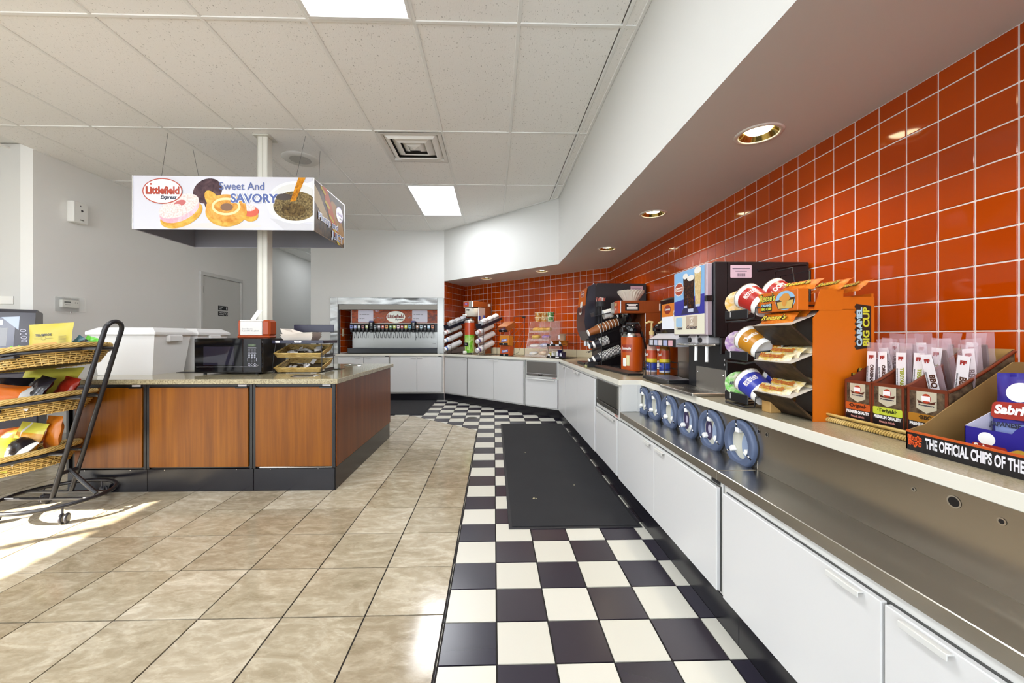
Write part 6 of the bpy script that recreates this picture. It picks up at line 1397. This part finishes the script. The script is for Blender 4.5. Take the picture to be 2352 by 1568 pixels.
# ---- wicker tray with jerky stick boxes
wt_ = thing('wicker_tray', 'shallow wicker tray under the jerky stick boxes', 'tray', X=XC_(1.375, 1.13))
WW, WD = .255, .175
wicker_rect(wt_, None, WW, WD, .028, .006, r=.004); m = MB(WICKD); m.box(-.23, -.15, .004, .23, .15, .019, .003); m.build('raised_base', wt_)
m = MB(WICK); 
for k in range(60): x = -WW + .006 + k * (2 * WW - .012) / 59; m.tube([(x, -WD - .006, .004), (x + .004, -WD - .0085, .010), (x + .007, -WD - .004, .016)], .0034, 4)
stuff(m.build('wrapped_border', wt_))
SH = M('#6a2a12', .4); SHD = gradm('jerky_wood_print', '#3a2c22', '#6a5844', 10, .3); KB = M('#a8834a', .6)
def stick(par, label, x, y, z, rx, ry, kind, flip):
    t = thing('jerky_stick', label, 'jerky stick', X=par @ T(x, y, z) @ R(ry, 'Y') @ R(rx, 'X'), group='wrapped jerky sticks')
    PKF = M('#d9c4d0', .12, alpha=.2)
    m = MB(PKF); pillow(m, .05, .2, .014, PKF, None, 4, 10, int(abs(x * 5e4 + y * 3e4)), .06, .0015); m.at(Matrix()); w_ = m.build('film', t, R(90, 'X') @ T(0, .095, 0))
    m = MB(M('#4a2c14', .5)); m.box(-.008, -.002, .02, .008, .003, .16, .003); m.build('meat_stick', t)
    if not flip:
        m = MB(M('#e2dce0', .4)); m.box(-.0145, -.0105, .012, .0145, -.0095, .165, .0004); lb_ = m.build('paper_label', t)
        text('FF', .015, M('#9a2a24', .4), lb_, FF((0, -.0111, .145)), .0012); c = {'ORIGINAL': '#3a2018', 'TERIYAKI': '#9aa03a', 'BBQ': '#4a2814'}[kind]
        text(kind, .015 if kind != 'BBQ' else .021, M(c, .4), lb_, FF((0.003, -.0111, .085)) @ R(-90, 'Z'), .0008); text('SEASONED SNACK STICK', .005, DGREY, lb_, FF((-.0105, -.0111, .085)) @ R(-90, 'Z'), .0002)
JY = (1.342, 1.252, 1.150)
for k, (yy, kind, bc, tcol, w) in enumerate(((JY[0], 'Original', '#b8521c', '#2a1410', .092), (JY[1], 'Teriyaki', '#b9c43a', '#2a3010', .098), (JY[2], 'BBQ', '#a8721c', '#2a1a08', .105))):
    X = XC_(1.235 + .008 * k, yy, ZT + .02, 4 - k); b = thing('jerky_box', kind.lower() + ' jerky stick carton in the wicker tray, ' + ('with orange stripe', 'with lime green stripe', 'with amber stripe')[k], 'carton', X=X, group='jerky stick cartons')
    fh, bh, dp = .135, .25, .2
    m = MB(SH); m.box(0, 0, 0, w, .002, fh); m.use(SHD); m.at(FF((0, -.0004, 0))); m.rect(.008, .0, w - .008, fh - .01); m.use(M('#191114', .4)); m.rect(.004, .0, w - .004, .05, .0003); m.build('front', b)
    for x in (0, w - .0015): m = MB(SH if x == 0 else SHD); m.at(SIDE(x)); m.prism([(0, 0), (dp, 0), (dp, bh), (.12, .2), (.03, fh + .012), (0, fh)], 0, .0015); m.build('side', b)
    m = MB(SH); m.at(SIDE(w)); m.tube([(0, fh - .004, 0), (.03, fh + .008, 0), (.12, .195, 0), (dp, bh - .005, 0)], .005, 4); m.build('side_stripe', b)
    m = MB(KB); m.box(0, dp - .002, 0, w, dp, bh); m.build('back', b); m = MB(SH); m.box(0, 0, 0, w, dp, .002); m.build('bottom', b)
    m = MB(M('#b8b09a', .5)); m.at(FF((w / 2, -.0009, 0))); m.poly([(-.026, .125), (-.026, .075), (0, .062), (.026, .075), (.026, .125)]); m.use(M('#a8381c', .4)); m.ell(0, .105, .012, .014, .0004, 20); m.use(M('#4a1c10', .4)); m.poly([(-.024, .1), (-.01, .094), (.01, .094), (.024, .1), (.02, .09), (-.02, .09)], .0003); m.use(M('#e6dfe2', .4)); m.rect(-.012, .098, .01, .112, .0008); m.build('shield_label', b)
    m = MB(M(bc, .4)); m.at(FF((w / 2, -.0011, .047))); m.rrect(-w * .45, -.012, w * .45, .012, .004); m.build('flavour_band', b)
    text('\u00b7%s\u00b7' % kind, .016, M(tcol, .4), b, FF((w / 2, -.0016, .049)), .0006); text('PREMIUM QUALITY', .0125, WHITE, b, FF((w / 2, -.0016, .027)), .0008, maxw=w * .84); text('Snack Stick', .0095, M('#c98a80', .4), b, FF((w / 2, -.0016, .013)), .0004, maxw=w * .5); text('Provisionaire', .0065, INK, b, FF((w / 2, -.0014, .085)), .0003, maxw=.04)
    rg = random.Random(k + 5); n = (6, 6, 6)[k]; pl = ('back row left', 'back row right', 'third row left', 'third row right', 'second row left', 'second row right', 'front row left', 'front row right')
    for i in range(n):
        row = i // 2; x = w * (.27 + .46 * (i % 2)) + rg.uniform(-.006, .006); y = .17 - .045 * row
        stick(X, '%s jerky stick in clear film, %s of its carton' % (kind.lower() if k < 2 else 'barbecue', pl[i + (8 - n) if n % 2 == 0 else i]), x, y, .052 + .05 * (3 - row) / 3, rg.uniform(-5, 9), rg.uniform(-9, 9), kind.upper(), i in (1, 2))
# ---- chip carton with contents
ch = thing('chip_carton', 'open black and orange chip carton at the right edge', 'carton', X=XC_(1.125, 1.036))
CLN, CD_ = .56, .42
KRD = M('#7d6238', .65); CBK = M('#17171c', .35); COR = M('#b8501a', .4)
m = MB(CBK); m.box(0, 0, 0, CLN, .003, .05); m.use(COR); m.box(0, -.0005, .047, CLN, .0035, .0525); cf = m.build('front', ch)
m = MB(KRD); m.at(SIDE(0)); m.prism([(0, 0), (CD_, 0), (CD_, .235), (.30, .235), (.12, .115), (.05, .066), (0, .05)], 0, .003); m.build('side', ch)
m = MB(KRD); m.at(SIDE(CLN - .003)); m.prism([(0, 0), (CD_, 0), (CD_, .235), (.30, .235), (.12, .115), (.05, .066), (0, .05)], 0, .003); m.build('side', ch)
m = MB(KRD); m.box(0, CD_ - .003, 0, CLN, CD_, .235); m.build('back', ch); m = MB(KRD); m.box(.003, .003, 0, CLN - .003, CD_ - .003, .002); m.build('bottom', ch)
text('THE OFFICIAL CHIPS OF THE GAME', .036, M('#dcdce4', .4), cf, FF((.048, -.0006, .026)), .0014, 'LEFT', maxw=.235); text('15 1.5oz BAGS | NET WT. 22.5oz', .007, M('#dcdce4', .4), cf, FF((.25, -.0006, .0045)), .0002, 'LEFT')
for dz, bb, mm_ in ((0, .002, M('#e8602a', .4)), (.0005, .0002, M('#b8401a', .4))): text('Uncle', .014, mm_, cf, FF((.022, -.0006 - dz, .034)), bb); text("Ray's", .015, mm_, cf, FF((.022, -.0006 - dz, .02)), bb)
m = MB(M('#3a3a44', .4)); m.at(FF((.024, -.0004, .026))); m.rect(-.012, -.024, -.0115, .022); m.rect(.016, -.024, .0165, .022); m.build('fold_line', cf)
# blue peanut display box inside the carton
PBX = XC_(1.205, .968, ZT + .003); PB = M('#2a2386', .35)
pb = thing('peanut_box', 'blue peanut display box standing inside the chip carton', 'box', X=PBX)
m = MB(PB); m.box(0, 0, 0, .3, .002, .075); m.at(FF((.1, -.0002, .075))); m.ell(.06, -.01, .07, .045, 0, 28); m.use(M('#6a7ac8', .35)); m.ell(.07, -.03, .04, .025, .0004); m.build('front', pb)
m = MB(M('#b9b9cc', .45)); m.at(SIDE(0)); m.prism([(0, 0), (.17, 0), (.17, .16), (0, .075)], 0, .002); m.build('side', pb); m = MB(PB); m.box(0, .168, 0, .3, .17, .16); m.build('back', pb); m = MB(PB); m.box(.002, .002, 0, .3, .168, .002); m.build('bottom', pb)
m = MB(WHT2); m.at(FF((.045, -.0006, .052))); m.ell(0, 0, .017, .016, 0, 22); m.use(M('#9a2a1c', .4)); m.at(FF((.05, -.0008, .027))); m.rrect(-.034, -.013, .034, .012, .006); m.use(M('#c9a03a', .4)); m.at(FF((.1, -.0008, .03))); m.ell(0, 0, .018, .009, 0, 16, .5); m.ell(.02, -.016, .012, .008, 0, 16); m.build('front_print', pb)
text('Sabritas', .019, WHT2, pb, FF((.05, -.0013, .027)) @ R(-6, 'Z'), .0008, maxw=.06); text('JAPANESE', .016, INK, pb, FF((.115, -.0013, .03)), .0006, 'LEFT')
for i, (lb, x, y, rz) in enumerate((('blue peanut bag at the left in the blue display box', .055, .05, -4), ('blue peanut bag at the right in the blue display box', .155, .04, 6))):
    LBL = M('#8a9ad0', .3)
    m = MB(); pillow(m, .125, .2, .035, lambda u, v: LBL if (.1 < u < .62 and .06 < v < .34) else (M('#a88a4a', .35) if (.62 < u < .92 and .1 < v < .32) else PB), PB, 16, 20, 90 + i, .06, .002)
    b = solo(m, 'peanut_bag', lb, 'snack bag', PBX @ T(x, y + .035, .115) @ R(rz, 'Y') @ R(78, 'X'), 'blue peanut bags')
    mp = MB(M('#9a2a1c', .4)); mp.at(T(0, 0, .0205)); mp.rrect(-.05, -.02, .05, .022, .01, 0, 5); mp.use(WHT2); mp.ell(0, .048, .026, .024, 0, 22); mp.build('brand_print', b)
    text('Sabritas', .03, WHT2, b, T(0, .002, .0215), .0014, shear=.1, maxw=.088); text('JAPANESE', .016, INK, b, T(-.02, -.035, .02), .0006, maxw=.06)

SWB = gradm('bag_dark_print', '#2a211c', '#5a4a3c', 5, .6)
m = MB(); pillow(m, .22, .17, .05, lambda u, v: M('#5a2014', .3) if v > .74 else SWB, SWB, 14, 12, 99, .06, .004)
b = solo(m, 'barbecue_chip_bag', 'dark sweet barbecue chip bag lying at the front of the chip carton', 'snack bag', XC_(1.125, 1.036) @ T(.30, .115, .052) @ R(14, 'Z') @ R(24, 'X'))
text('SWEET', .036, M('#b8422a', .4), b, T(-.02, .045, .027), .0016, shear=.15, maxw=.15)
bpy.data.scenes.remove(TMP)
bpy.context.view_layer.update()
